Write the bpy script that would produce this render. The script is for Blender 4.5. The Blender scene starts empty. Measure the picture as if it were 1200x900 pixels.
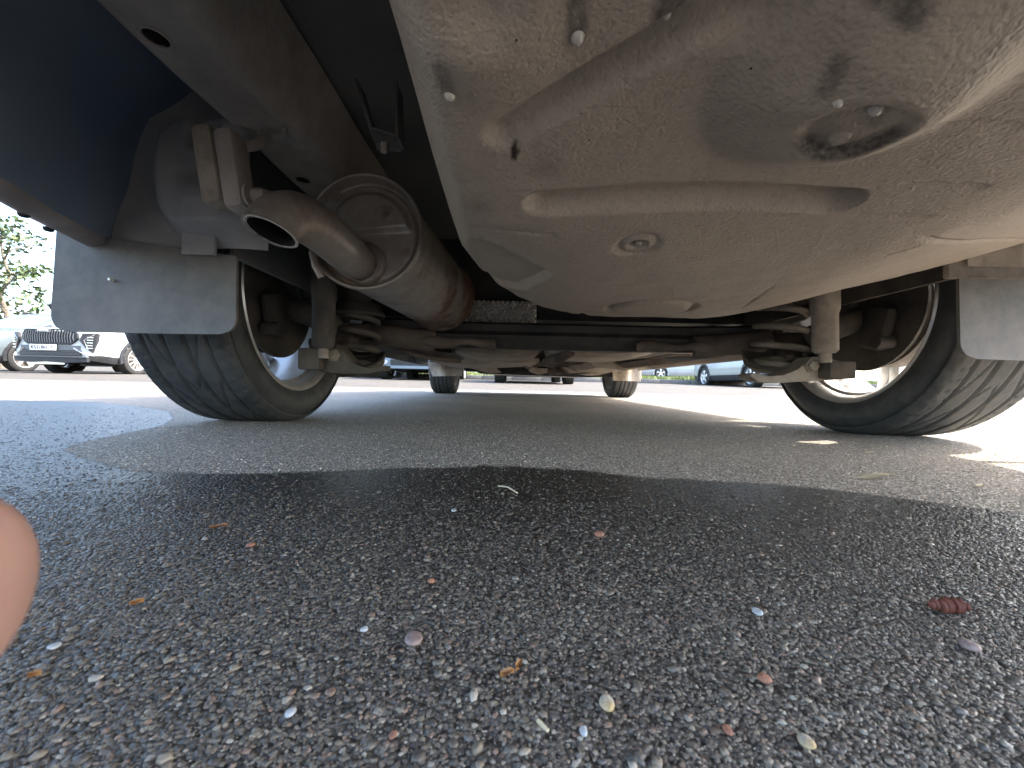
import bpy, bmesh, math, random
import numpy as np
from mathutils import Vector, Matrix, noise as mnoise
random.seed(7); rng = np.random.default_rng(7)
S = bpy.context.scene
C = S.collection
R = math.radians

# ------------------------------------------------------------------ camera, world, sun, exposure
F, HZ, ROLL, CH = 488.0, 449.0, R(1.3), 0.102
cam_d = bpy.data.cameras.new('camera'); cam = bpy.data.objects.new('camera', cam_d); C.objects.link(cam)
cam_d.sensor_width = 36; cam_d.lens = 36*F/1200; cam_d.clip_start = 0.004; cam_d.clip_end = 2000
cam.location = (0, 0, CH)
cam.rotation_euler = (Matrix.Rotation(R(90), 4, 'X') @ Matrix.Rotation(ROLL, 4, 'Z')).to_euler()
cam_d.dof.use_dof = True; cam_d.dof.focus_distance = 0.55; cam_d.dof.aperture_fstop = 24
S.camera = cam
SUN_EL, SUN_AZ = 47.0, 84.0            # azimuth measured from +Y towards +X
w = bpy.data.worlds.new('World'); S.world = w; w.use_nodes = True
nt = w.node_tree; nt.nodes.clear()
sk = nt.nodes.new('ShaderNodeTexSky'); sk.sky_type = 'NISHITA'; sk.sun_disc = False
sk.sun_elevation = R(SUN_EL); sk.sun_rotation = R(SUN_AZ); sk.air_density = 1.0; sk.dust_density = 2.8; sk.ozone_density = 1.0
bg = nt.nodes.new('ShaderNodeBackground'); bg.inputs[1].default_value = 0.15
wo = nt.nodes.new('ShaderNodeOutputWorld')
nt.links.new(sk.outputs[0], bg.inputs[0]); nt.links.new(bg.outputs[0], wo.inputs[0])
sd = bpy.data.lights.new('sun', 'SUN'); sd.energy = 2.0; sd.angle = R(0.5); sd.color = (1, .95, .86)
so = bpy.data.objects.new('sun', sd); C.objects.link(so)
sv = Vector((math.cos(R(SUN_EL))*math.sin(R(SUN_AZ)), math.cos(R(SUN_EL))*math.cos(R(SUN_AZ)), math.sin(R(SUN_EL))))
so.rotation_euler = sv.to_track_quat('Z', 'Y').to_euler(); so.location = (20, 5, 30)
S.view_settings.view_transform = 'Standard'; S.view_settings.look = 'None'
S.view_settings.exposure = 2.8; S.view_settings.gamma = 1
S.render.engine = 'CYCLES'
S.cycles.max_bounces = 8; S.cycles.diffuse_bounces = 5

def at(px, py, y):
    """real point seen at photo pixel (px,py) at distance y"""
    dx, dy = px-600, py-450
    c, s = math.cos(ROLL), math.sin(ROLL)
    u = dx*c + dy*s; v = -dx*s + dy*c
    v -= (HZ-450)
    return Vector((u/F*y, y, CH - v/F*y))
cam_d.shift_y = (HZ-450)/1200.0

# ------------------------------------------------------------------ materials
MATS = {}
def mat(name, col, rough=.6, metal=0, col2=None, nscale=20, lo=.35, hi=.65, bump=0, bscale=80, spec=.5, trans=0, coat=0, bdist=.002, detail=6, dust=None):
    m = bpy.data.materials.new(name); m.use_nodes = True; t = m.node_tree; b = t.nodes['Principled BSDF']
    N = t.nodes.new; L = t.links.new
    b.inputs['Base Color'].default_value = (*col, 1); b.inputs['Roughness'].default_value = rough
    b.inputs['Metallic'].default_value = metal; b.inputs['Specular IOR Level'].default_value = spec
    b.inputs['Transmission Weight'].default_value = trans; b.inputs['Coat Weight'].default_value = coat
    tc = N('ShaderNodeTexCoord')
    src = None
    if col2 is not None:
        n = N('ShaderNodeTexNoise'); n.inputs['Scale'].default_value = nscale; n.inputs['Detail'].default_value = detail
        L(tc.outputs['Object'], n.inputs['Vector'])
        r = N('ShaderNodeValToRGB'); r.color_ramp.elements[0].position = lo; r.color_ramp.elements[1].position = hi
        r.color_ramp.elements[0].color = (*col, 1); r.color_ramp.elements[1].color = (*col2, 1)
        L(n.outputs['Fac'], r.inputs['Fac']); L(r.outputs['Color'], b.inputs['Base Color']); src = r.outputs['Color']
        mr = N('ShaderNodeMapRange'); mr.inputs['To Min'].default_value = max(.03, rough-.12); mr.inputs['To Max'].default_value = min(1, rough+.12)
        L(n.outputs['Fac'], mr.inputs['Value']); L(mr.outputs[0], b.inputs['Roughness'])
    if dust is not None:      # settled road dust: fine second noise
        n2 = N('ShaderNodeTexNoise'); n2.inputs['Scale'].default_value = dust[1]; n2.inputs['Detail'].default_value = 8
        n2.inputs['Roughness'].default_value = .7
        L(tc.outputs['Object'], n2.inputs['Vector'])
        mr2 = N('ShaderNodeMapRange'); mr2.inputs['From Min'].default_value = .4; mr2.inputs['From Max'].default_value = .7; mr2.inputs['To Max'].default_value = dust[2]
        L(n2.outputs['Fac'], mr2.inputs['Value'])
        mx = N('ShaderNodeMix'); mx.data_type = 'RGBA'; L(mr2.outputs[0], mx.inputs['Factor'])
        if src: L(src, mx.inputs[6])
        else: mx.inputs[6].default_value = (*col, 1)
        mx.inputs[7].default_value = (*dust[0], 1); L(mx.outputs[2], b.inputs['Base Color'])
    if bump:
        n3 = N('ShaderNodeTexNoise'); n3.inputs['Scale'].default_value = bscale; n3.inputs['Detail'].default_value = 5
        L(tc.outputs['Object'], n3.inputs['Vector'])
        bp = N('ShaderNodeBump'); bp.inputs['Strength'].default_value = bump; bp.inputs['Distance'].default_value = bdist
        L(n3.outputs['Fac'], bp.inputs['Height']); L(bp.outputs[0], b.inputs['Normal'])
    MATS[name] = m; return m

DUST = (.33, .27, .205)
mat('haze_blue_plastic', (.13, .19, .275), .5, col2=(.19, .235, .29), nscale=4, bump=.3, bscale=60, dust=((.22, .21, .2), 7, .25))  # black bumper plastic with the bluish flare haze mixed into its colour
mat('liner_metal', (.25, .255, .26), .7, col2=(.38, .36, .33), nscale=6, bump=.5, bscale=60, dust=((.12, .13, .15), 9, .5))
mat('cavity_metal', (.10, .11, .115), .75, col2=(.17, .16, .15), nscale=6, bump=.4, bscale=90, dust=((.2, .17, .135), 14, .3))
mat('rail_metal', (.35, .315, .28), .75, col2=(.45, .40, .35), nscale=5, bump=.5, bscale=120, dust=((.2, .17, .15), 25, .5))
mat('dusty_steel', (.28, .24, .195), .7, col2=(.42, .36, .29), nscale=12, bump=.4, bscale=150, dust=((.11, .09, .07), 40, .6))
mat('muffler_steel', (.33, .30, .26), .4, metal=.3, col2=(.50, .455, .395), nscale=7, bump=.25, bscale=60, dust=((.13, .06, .03), 8, .75))
mat('bright_edge', (.8, .74, .63), .45, metal=.2, bump=.3, bscale=300)
mat('soot_shade_black', (.018, .017, .016), .9)  # plain black: soot in the pipe, also painted shade behind the rail holes
mat('rust', (.13, .06, .03), .85, col2=(.24, .19, .15), nscale=30, bump=.6, bscale=200)
mat('old_rust', (.07, .06, .05), .85, col2=(.17, .14, .115), nscale=14, bump=.6, bscale=120, dust=((.16, .095, .06), 25, .4))
mat('black_beam', (.018, .017, .017), .6, col2=(.035, .03, .027), nscale=10, bump=.4, bscale=120, dust=((.14, .11, .085), 16, .3))
mat('dark_floor', (.02, .021, .023), .8, col2=(.05, .046, .04), nscale=10, bump=.4, bscale=90)
mat('rubber', (.028, .033, .035), .6, col2=(.05, .054, .055), nscale=9, bump=.3, bscale=250, dust=((.15, .14, .125), 30, .35))
mat('flap_rubber', (.085, .082, .078), .65, col2=(.125, .118, .11), nscale=7, bump=.2, bscale=140, dust=((.26, .225, .19), 11, .55))
mat('rim_metal', (.74, .72, .68), .32, metal=.5, col2=(.62, .59, .54), nscale=9, bump=.15, bscale=80, dust=((.35, .29, .22), 20, .4))
mat('rim_bright', (.72, .71, .69), .3, metal=.5)
mat('hub_iron', (.05, .046, .041), .8, col2=(.105, .092, .076), nscale=14, bump=.5, bscale=90, dust=((.2, .155, .11), 22, .5))
mat('brake_iron', (.04, .037, .033), .8, col2=(.08, .068, .056), nscale=12, bump=.5, bscale=60)
mat('grey_paint', (.36, .34, .33), .3, metal=.3, coat=.6, col2=(.42, .40, .385), nscale=3, dust=((.34, .29, .24), 20, .3))
mat('lip_paint', (.33, .29, .27), .5, col2=(.22, .19, .18), nscale=14, bump=.2, bscale=120)
mat('heat_foil', (.7, .67, .62), .3, metal=.6, col2=(.62, .58, .52), nscale=30)
mat('tan_plastic', (.38, .325, .26), .7, col2=(.5, .43, .35), nscale=6, bump=.4, bscale=60, dust=((.14, .115, .09), 18, .6))
mat('glass_dark', (.03, .04, .045), .06, spec=.8)
mat('glass_pale', (.14, .2, .2), .12, spec=.8, col2=(.24, .31, .30), nscale=1.2)
mat('white_paint', (.52, .54, .54), .3, coat=.5, col2=(.48, .50, .50), nscale=2)
mat('blue_grey_paint', (.12, .145, .155), .28, metal=.3, coat=.5, col2=(.14, .165, .175), nscale=2)
mat('steel_blue_paint', (.14, .19, .24), .35, metal=.3, coat=.4, col2=(.17, .22, .27), nscale=2)
mat('dark_paint', (.05, .053, .06), .3, coat=.7, col2=(.06, .065, .07), nscale=2)
mat('silver_paint', (.34, .37, .385), .35, metal=.4, coat=.4, col2=(.38, .405, .42), nscale=2)
mat('trim_black', (.014, .015, .018), .55, col2=(.025, .025, .027), nscale=8)
mat('trim_grey', (.11, .118, .125), .5)
mat('tyre_black', (.016, .016, .016), .8, col2=(.026, .025, .024), nscale=20)
mat('chrome', (.75, .76, .78), .15, metal=1)
mat('lamp_glass', (.35, .38, .42), .08, spec=.9)
mat('red_lamp', (.45, .02, .03), .15)
mat('orange_lamp', (.7, .25, .03), .2)
mat('plate_white', (.8, .8, .78), .4)
mat('print_black', (.02, .02, .02), .5)
mat('bark', (.13, .10, .075), .9, col2=(.2, .17, .13), nscale=20, bump=.6, bscale=40)
mat('leaf_green', (.035, .065, .02), .55, col2=(.08, .115, .03), nscale=1.6)
mat('grass_green', (.10, .155, .035), .7, col2=(.24, .27, .08), nscale=1.2)
mat('soil', (.10, .085, .055), .9, col2=(.13, .15, .06), nscale=3)
mat('kerb_stone', (.17, .16, .145), .85, col2=(.22, .21, .19), nscale=8, bump=.4, bscale=60)
mat('wall_brick', (.30, .085, .055), .85, col2=(.38, .12, .075), nscale=2)
mat('orange_panel', (.5, .19, .07), .8)
mat('concrete', (.36, .35, .33), .85, col2=(.42, .41, .38), nscale=1)
mat('skin', (.36, .205, .155), .5, col2=(.42, .25, .195), nscale=60, bump=.25, bscale=900, bdist=.0004)
MATS['skin'].node_tree.nodes['Principled BSDF'].inputs['Subsurface Weight'].default_value = .25
MATS['skin'].node_tree.nodes['Principled BSDF'].inputs['Subsurface Scale'].default_value = .004
mat('nail', (.66, .42, .35), .3)
mat('stone_pale', (.50, .46, .38), .6, col2=(.46, .33, .15), nscale=150, bump=.4, bscale=500)
mat('stone_white', (.46, .47, .46), .65, bump=.4, bscale=500, col2=(.5, .52, .52), nscale=300)
mat('stone_orange', (.38, .17, .10), .7, col2=(.30, .14, .09), nscale=300, bump=.4, bscale=500)
mat('stone_pink', (.32, .24, .21), .6, col2=(.25, .18, .16), nscale=300, bump=.4, bscale=500)
mat('leaf_brown', (.42, .20, .06), .6, col2=(.3, .12, .04), nscale=300)
mat('catkin', (.22, .075, .045), .7, col2=(.13, .04, .025), nscale=300)
mat('straw', (.62, .52, .34), .6)  # dry straw, also the colour of the two painted sun slivers

def rust_end(m):
    t = m.node_tree; N = t.nodes.new; L = t.links.new; b = t.nodes['Principled BSDF']; old = b.inputs['Base Color'].links[0].from_socket
    ge = N('ShaderNodeNewGeometry'); sp = N('ShaderNodeSeparateXYZ'); L(ge.outputs['Position'], sp.inputs[0])
    mp = N('ShaderNodeMapping'); mp.inputs['Scale'].default_value = (9, 7, 9); L(ge.outputs['Position'], mp.inputs[0])
    n = N('ShaderNodeTexNoise'); n.inputs['Scale'].default_value = 2; n.inputs['Detail'].default_value = 7; n.inputs['Roughness'].default_value = .65; L(mp.outputs[0], n.inputs['Vector'])
    a = N('ShaderNodeMapRange'); a.inputs['From Min'].default_value = .80; a.inputs['From Max'].default_value = 1.12; a.inputs['To Min'].default_value = -.56; a.inputs['To Max'].default_value = -.30; L(sp.outputs[1], a.inputs['Value'])
    ad = N('ShaderNodeMath'); ad.operation = 'ADD'; L(n.outputs['Fac'], ad.inputs[0]); L(a.outputs[0], ad.inputs[1])
    c = N('ShaderNodeMapRange'); c.inputs['From Min'].default_value = 0; c.inputs['From Max'].default_value = .16; c.inputs['To Max'].default_value = .9; L(ad.outputs[0], c.inputs['Value'])
    mx = N('ShaderNodeMix'); mx.data_type = 'RGBA'; L(c.outputs[0], mx.inputs['Factor']); L(old, mx.inputs[6]); mx.inputs[7].default_value = (.13, .055, .025, 1); L(mx.outputs[2], b.inputs['Base Color'])
rust_end(MATS['muffler_steel'])
def G(m): return MATS[m] if isinstance(m, str) else m

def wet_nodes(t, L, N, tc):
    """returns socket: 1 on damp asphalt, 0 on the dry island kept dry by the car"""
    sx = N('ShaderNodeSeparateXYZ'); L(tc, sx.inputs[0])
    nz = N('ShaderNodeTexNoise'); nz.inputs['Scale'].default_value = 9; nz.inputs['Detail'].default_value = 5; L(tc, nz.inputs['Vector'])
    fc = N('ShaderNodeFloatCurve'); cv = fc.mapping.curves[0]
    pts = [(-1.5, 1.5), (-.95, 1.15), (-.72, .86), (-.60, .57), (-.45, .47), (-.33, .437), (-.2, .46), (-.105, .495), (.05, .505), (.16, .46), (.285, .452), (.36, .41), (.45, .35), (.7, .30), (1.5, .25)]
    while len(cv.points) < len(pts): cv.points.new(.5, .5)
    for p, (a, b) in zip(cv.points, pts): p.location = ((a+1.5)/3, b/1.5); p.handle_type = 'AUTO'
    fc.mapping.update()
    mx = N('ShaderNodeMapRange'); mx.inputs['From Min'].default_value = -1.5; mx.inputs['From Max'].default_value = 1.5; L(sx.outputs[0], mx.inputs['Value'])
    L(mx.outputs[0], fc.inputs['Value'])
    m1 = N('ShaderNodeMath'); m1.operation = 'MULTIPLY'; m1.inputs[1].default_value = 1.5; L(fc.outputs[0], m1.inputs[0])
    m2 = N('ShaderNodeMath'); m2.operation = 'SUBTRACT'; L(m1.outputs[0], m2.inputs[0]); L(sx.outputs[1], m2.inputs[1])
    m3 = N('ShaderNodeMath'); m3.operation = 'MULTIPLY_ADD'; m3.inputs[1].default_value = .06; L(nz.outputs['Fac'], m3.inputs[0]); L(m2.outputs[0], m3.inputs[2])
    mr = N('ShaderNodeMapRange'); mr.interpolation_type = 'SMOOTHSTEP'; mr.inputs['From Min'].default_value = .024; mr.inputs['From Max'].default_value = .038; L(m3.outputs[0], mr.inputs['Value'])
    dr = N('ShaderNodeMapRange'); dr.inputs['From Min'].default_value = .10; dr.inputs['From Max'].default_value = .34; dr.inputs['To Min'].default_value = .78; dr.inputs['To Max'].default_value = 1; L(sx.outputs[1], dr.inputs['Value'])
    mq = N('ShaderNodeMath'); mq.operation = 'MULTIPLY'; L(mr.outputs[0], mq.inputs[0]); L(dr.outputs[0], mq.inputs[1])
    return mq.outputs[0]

def asphalt_mat(name, stones=False):
    m = bpy.data.materials.new(name); m.use_nodes = True; t = m.node_tree; b = t.nodes['Principled BSDF']
    N = t.nodes.new; L = t.links.new
    ge = N('ShaderNodeNewGeometry'); tc = ge.outputs['Position']
    wet = wet_nodes(t, L, N, tc)
    if stones:
        ca = N('ShaderNodeAttribute'); ca.attribute_name = 'tint'; base = ca.outputs['Color']
        nz = N('ShaderNodeTexNoise'); nz.inputs['Scale'].default_value = 700; L(tc, nz.inputs['Vector']); h = nz.outputs['Fac']; bd = .0003
    else:
        v = N('ShaderNodeTexVoronoi'); v.inputs['Scale'].default_value = 420; L(tc, v.inputs['Vector'])
        sp = N('ShaderNodeSeparateColor'); L(v.outputs['Color'], sp.inputs[0])
        r = N('ShaderNodeValToRGB'); e = r.color_ramp.elements
        e[0].position = 0; e[0].color = (.22, .185, .145, 1); e[1].position = 1; e[1].color = (.56, .465, .36, 1)
        for p, c in ((.3, (.29, .25, .20, 1)), (.55, (.36, .315, .25, 1)), (.75, (.44, .385, .30, 1)), (.86, (.31, .285, .25, 1)), (.93, (.46, .32, .23, 1)), (.97, (.6, .55, .48, 1))):
            q = e.new(p); q.color = c
        L(sp.outputs[0], r.inputs[0])
        # dark binder between the stones
        mr = N('ShaderNodeMapRange'); mr.inputs['From Min'].default_value = .25; mr.inputs['From Max'].default_value = .6; mr.inputs['To Min'].default_value = 1; mr.inputs['To Max'].default_value = .35
        L(v.outputs['Distance'], mr.inputs['Value'])
        mm = N('ShaderNodeMix'); mm.data_type = 'RGBA'; mm.blend_type = 'MULTIPLY'; mm.inputs['Factor'].default_value = 1
        L(r.outputs[0], mm.inputs[6]); L(mr.outputs[0], mm.inputs[7])
        # large scale mottling
        nb = N('ShaderNodeTexNoise'); nb.inputs['Scale'].default_value = 1.7; nb.inputs['Detail'].default_value = 7; L(tc, nb.inputs['Vector'])
        mb = N('ShaderNodeMapRange'); mb.inputs['From Min'].default_value = .3; mb.inputs['From Max'].default_value = .7; mb.inputs['To Min'].default_value = 1.4; mb.inputs['To Max'].default_value = 1.95; L(nb.outputs['Fac'], mb.inputs['Value'])
        m4 = N('ShaderNodeMix'); m4.data_type = 'RGBA'; m4.blend_type = 'MULTIPLY'; m4.inputs['Factor'].default_value = 1
        L(mm.outputs[2], m4.inputs[6]); L(mb.outputs[0], m4.inputs[7])
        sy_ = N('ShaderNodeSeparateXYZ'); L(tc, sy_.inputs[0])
        fr_ = N('ShaderNodeMapRange'); fr_.inputs['From Min'].default_value = 4.3; fr_.inputs['From Max'].default_value = 5.2; fr_.inputs['To Min'].default_value = 1; fr_.inputs['To Max'].default_value = .25; L(sy_.outputs[1], fr_.inputs['Value'])  # asphalt beyond the car painted darker to hold back its sunlit glare
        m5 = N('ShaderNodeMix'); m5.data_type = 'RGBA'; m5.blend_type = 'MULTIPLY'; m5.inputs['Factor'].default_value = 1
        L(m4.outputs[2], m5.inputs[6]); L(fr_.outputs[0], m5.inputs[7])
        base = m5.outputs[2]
        nf = N('ShaderNodeTexNoise'); nf.inputs['Scale'].default_value = 160; nf.inputs['Detail'].default_value = 4; L(tc, nf.inputs['Vector'])
        ad = N('ShaderNodeMath'); ad.operation = 'MULTIPLY_ADD'; ad.inputs[1].default_value = -.9; L(v.outputs['Distance'], ad.inputs[0]); L(nf.outputs['Fac'], ad.inputs[2])
        h = ad.outputs[0]; bd = .0022
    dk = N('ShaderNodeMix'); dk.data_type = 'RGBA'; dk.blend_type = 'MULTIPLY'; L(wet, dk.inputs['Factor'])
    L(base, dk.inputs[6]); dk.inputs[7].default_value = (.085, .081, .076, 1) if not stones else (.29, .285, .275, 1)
    L(dk.outputs[2], b.inputs['Base Color'])
    ro = N('ShaderNodeMapRange'); ro.inputs['To Min'].default_value = .85; ro.inputs['To Max'].default_value = .34; L(wet, ro.inputs['Value']); L(ro.outputs[0], b.inputs['Roughness'])
    bp = N('ShaderNodeBump'); bp.inputs['Strength'].default_value = .9; bp.inputs['Distance'].default_value = bd; L(h, bp.inputs['Height']); L(bp.outputs[0], b.inputs['Normal'])
    MATS[name] = m; return m
asphalt_mat('asphalt'); asphalt_mat('asphalt_chips', True)

# ------------------------------------------------------------------ object helpers
def link(name, me, parent=None, label=None, cat=None, group=None, kind=None, recentre=True):
    o = bpy.data.objects.new(name, me); C.objects.link(o)
    off = Vector((0, 0, 0))
    if parent is not None:
        o.parent = parent
    if recentre and me is not None and len(me.vertices):
        co = np.empty(len(me.vertices)*3); me.vertices.foreach_get('co', co); co = co.reshape(-1, 3)
        c = (co.min(0)+co.max(0))/2; co -= c; me.vertices.foreach_set('co', co.ravel()); off = Vector(c)
    o['_w'] = tuple(off)
    base = Vector(parent['_w']) if parent is not None else Vector((0, 0, 0))
    o.location = off - base
    if label: o['label'] = label
    if cat: o['category'] = cat
    if group: o['group'] = group
    if kind: o['kind'] = kind
    return o
def empty(name, loc, label, cat, group=None, rz=0):
    o = bpy.data.objects.new(name, None); C.objects.link(o); o.location = loc; o.rotation_euler = (0, 0, rz)
    o['_w'] = tuple(loc) if rz == 0 else (0., 0., 0.)
    o['label'] = label; o['category'] = cat
    if group: o['group'] = group
    return o

class MB:
    """collects simple shapes, then becomes one mesh object"""
    def __init__(s): s.v = []; s.f = []; s.m = []; s.cur = 0; s.mats = []
    def use(s, m):
        if m not in s.mats: s.mats.append(m)
        s.cur = s.mats.index(m); return s
    def add(s, vs, fs):
        n = len(s.v); s.v += [tuple(p) for p in vs]; s.f += [tuple(i+n for i in f) for f in fs]; s.m += [s.cur]*len(fs); return s
    def box(s, c, d, rot=None, bev=0):
        x, y, z = d[0]/2, d[1]/2, d[2]/2
        if bev <= 0:
            P = [Vector((i*x, j*y, k*z)) for i in (-1, 1) for j in (-1, 1) for k in (-1, 1)]
            Fc = [(0, 1, 3, 2), (4, 6, 7, 5), (0, 4, 5, 1), (2, 3, 7, 6), (0, 2, 6, 4), (1, 5, 7, 3)]
        else:
            bm = bmesh.new(); bmesh.ops.create_cube(bm, size=1); bmesh.ops.scale(bm, vec=(d[0], d[1], d[2]), verts=bm.verts)
            bmesh.ops.bevel(bm, geom=list(bm.edges), offset=bev, segments=2, affect='EDGES', profile=.5)
            P = [v.co.copy() for v in bm.verts]; Fc = [tuple(v.index for v in f.verts) for f in bm.faces]; bm.free()
        if rot is not None: P = [rot @ p for p in P]
        return s.add([p+Vector(c) for p in P], Fc)
    def tube(s, pts, r, n=12, cap=True):
        pts = [Vector(p) for p in pts]
        rs = r if isinstance(r, (list, tuple)) else [r]*len(pts)
        vs = []; fs = []; up = None
        for i, p in enumerate(pts):
            d = (pts[min(i+1, len(pts)-1)]-pts[max(i-1, 0)]).normalized()
            if up is None:
                up = d.orthogonal().normalized()
            up = (up - d*up.dot(d)).normalized(); sd_ = d.cross(up)
            for k in range(n):
                a = 2*math.pi*k/n; vs.append(p + (up*math.cos(a)+sd_*math.sin(a))*rs[i])
        for i in range(len(pts)-1):
            for k in range(n):
                fs.append((i*n+k, i*n+(k+1) % n, (i+1)*n+(k+1) % n, (i+1)*n+k))
        if cap:
            fs.append(tuple(range(n))[::-1]); fs.append(tuple((len(pts)-1)*n+k for k in range(n)))
        return s.add(vs, fs)
    def lathe(s, prof, c, axis='X', n=48, a0=0, a1=2*math.pi, rfun=None):
        """prof: (axial, radius)"""
        full = abs(a1-a0-2*math.pi) < 1e-6; k = n if full else n+1; vs = []; fs = []
        for j in range(k):
            a = a0+(a1-a0)*j/n; ca, sa = math.cos(a), math.sin(a)
            for (x, r) in prof:
                p = {'X': (x, r*ca, r*sa), 'Y': (r*ca, x, r*sa), 'Z': (r*ca, r*sa, x)}[axis]
                vs.append(Vector(p)+Vector(c))
        m = len(prof)
        for j in range(n):
            j2 = (j+1) % k
            for i in range(m-1): fs.append((j*m+i, j*m+i+1, j2*m+i+1, j2*m+i))
        return s.add(vs, fs)
    def prism(s, poly, axis_vec, origin=(0, 0, 0)):
        """poly: list of 3d points, extruded by axis_vec"""
        n = len(poly); a = [Vector(p) for p in poly]; b = [p+Vector(axis_vec) for p in a]
        fs = [tuple(range(n)), tuple(range(n, 2*n))[::-1]]+[(i, (i+1) % n, n+(i+1) % n, n+i) for i in range(n)]
        return s.add([p+Vector(origin) for p in a+b], fs)
    def grid(s, P, nu, nv, flip=False):
        fs = []
        for i in range(nu-1):
            for j in range(nv-1):
                q = (i*nv+j, (i+1)*nv+j, (i+1)*nv+j+1, i*nv+j+1); fs.append(q[::-1] if flip else q)
        return s.add(P, fs)
    def build(s, name, mt, parent=None, smooth=True, ang=40, weld=0, recalc=True, **kw):
        me = bpy.data.meshes.new(name); me.from_pydata(s.v, [], s.f)
        if s.mats:
            for m in s.mats: me.materials.append(G(m))
            me.polygons.foreach_set('material_index', s.m)
        else: me.materials.append(G(mt))
        if recalc or weld:
            bm = bmesh.new(); bm.from_mesh(me)
            if weld: bmesh.ops.remove_doubles(bm, verts=bm.verts, dist=weld)
            if recalc: bmesh.ops.recalc_face_normals(bm, faces=bm.faces)
            bm.to_mesh(me); bm.free()
        me.polygons.foreach_set('use_smooth', [smooth]*len(me.polygons))
        if smooth: me.set_sharp_from_angle(angle=R(ang))
        return link(name, me, parent, **kw)

def np_grid(name, X, Y, Z, mt, parent=None, mask=None, attrs=None, flip=False, smooth=True, **kw):
    """X,Y,Z: 2-D arrays"""
    nu, nv = X.shape; co = np.stack([X, Y, Z], -1).reshape(-1, 3)
    i, j = np.meshgrid(np.arange(nu-1), np.arange(nv-1), indexing='ij'); a = (i*nv+j); q = np.stack([a, a+nv, a+nv+1, a+1], -1).reshape(-1, 4)
    if flip: q = q[:, ::-1]
    if mask is not None: q = q[mask[:-1, :-1].reshape(-1) & mask[1:, 1:].reshape(-1)]
    me = bpy.data.meshes.new(name); me.vertices.add(len(co)); me.vertices.foreach_set('co', co.ravel())
    me.loops.add(len(q)*4); me.loops.foreach_set('vertex_index', q.ravel().astype(np.int32))
    me.polygons.add(len(q)); me.polygons.foreach_set('loop_start', np.arange(len(q), dtype=np.int32)*4)
    me.update(calc_edges=True); me.validate()
    me.polygons.foreach_set('use_smooth', [smooth]*len(me.polygons))
    me.materials.append(G(mt))
    for k, A in (attrs or {}).items():
        at_ = me.attributes.new(k, 'FLOAT', 'POINT'); at_.data.foreach_set('value', A.reshape(-1).astype(np.float32))
    return link(name, me, parent, **kw)
def sm(t): t = np.clip(t, 0, 1); return t*t*(3-2*t)
def lerp_tab(x, tab):
    return np.interp(x, [a for a, b in tab], [b for a, b in tab])

# ------------------------------------------------------------------ the ground
GPROF = [(-400, 0), (4.5, 0), (9.5, .11), (14, .195), (45, 1.22), (90, 2.9), (400, 6)]
def gz(y): return float(lerp_tab(y, GPROF))
ys = np.concatenate([np.linspace(-300, -5, 20), np.linspace(-4, 4.5, 40), np.linspace(4.7, 9.5, 12), np.linspace(9.8, 14.1, 12), np.linspace(15, 45, 12), np.linspace(50, 400, 16)])
xs = np.concatenate([np.linspace(-300, -14, 24), np.linspace(-13, 13, 50), np.linspace(14, 300, 24)])
X, Y = np.meshgrid(xs, ys, indexing='ij'); Z = lerp_tab(Y, GPROF)
np_grid('ground', X, Y, Z, 'asphalt', kind='structure', recentre=False, label='grey asphalt of the car park, dry under the car and damp in front')

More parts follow.
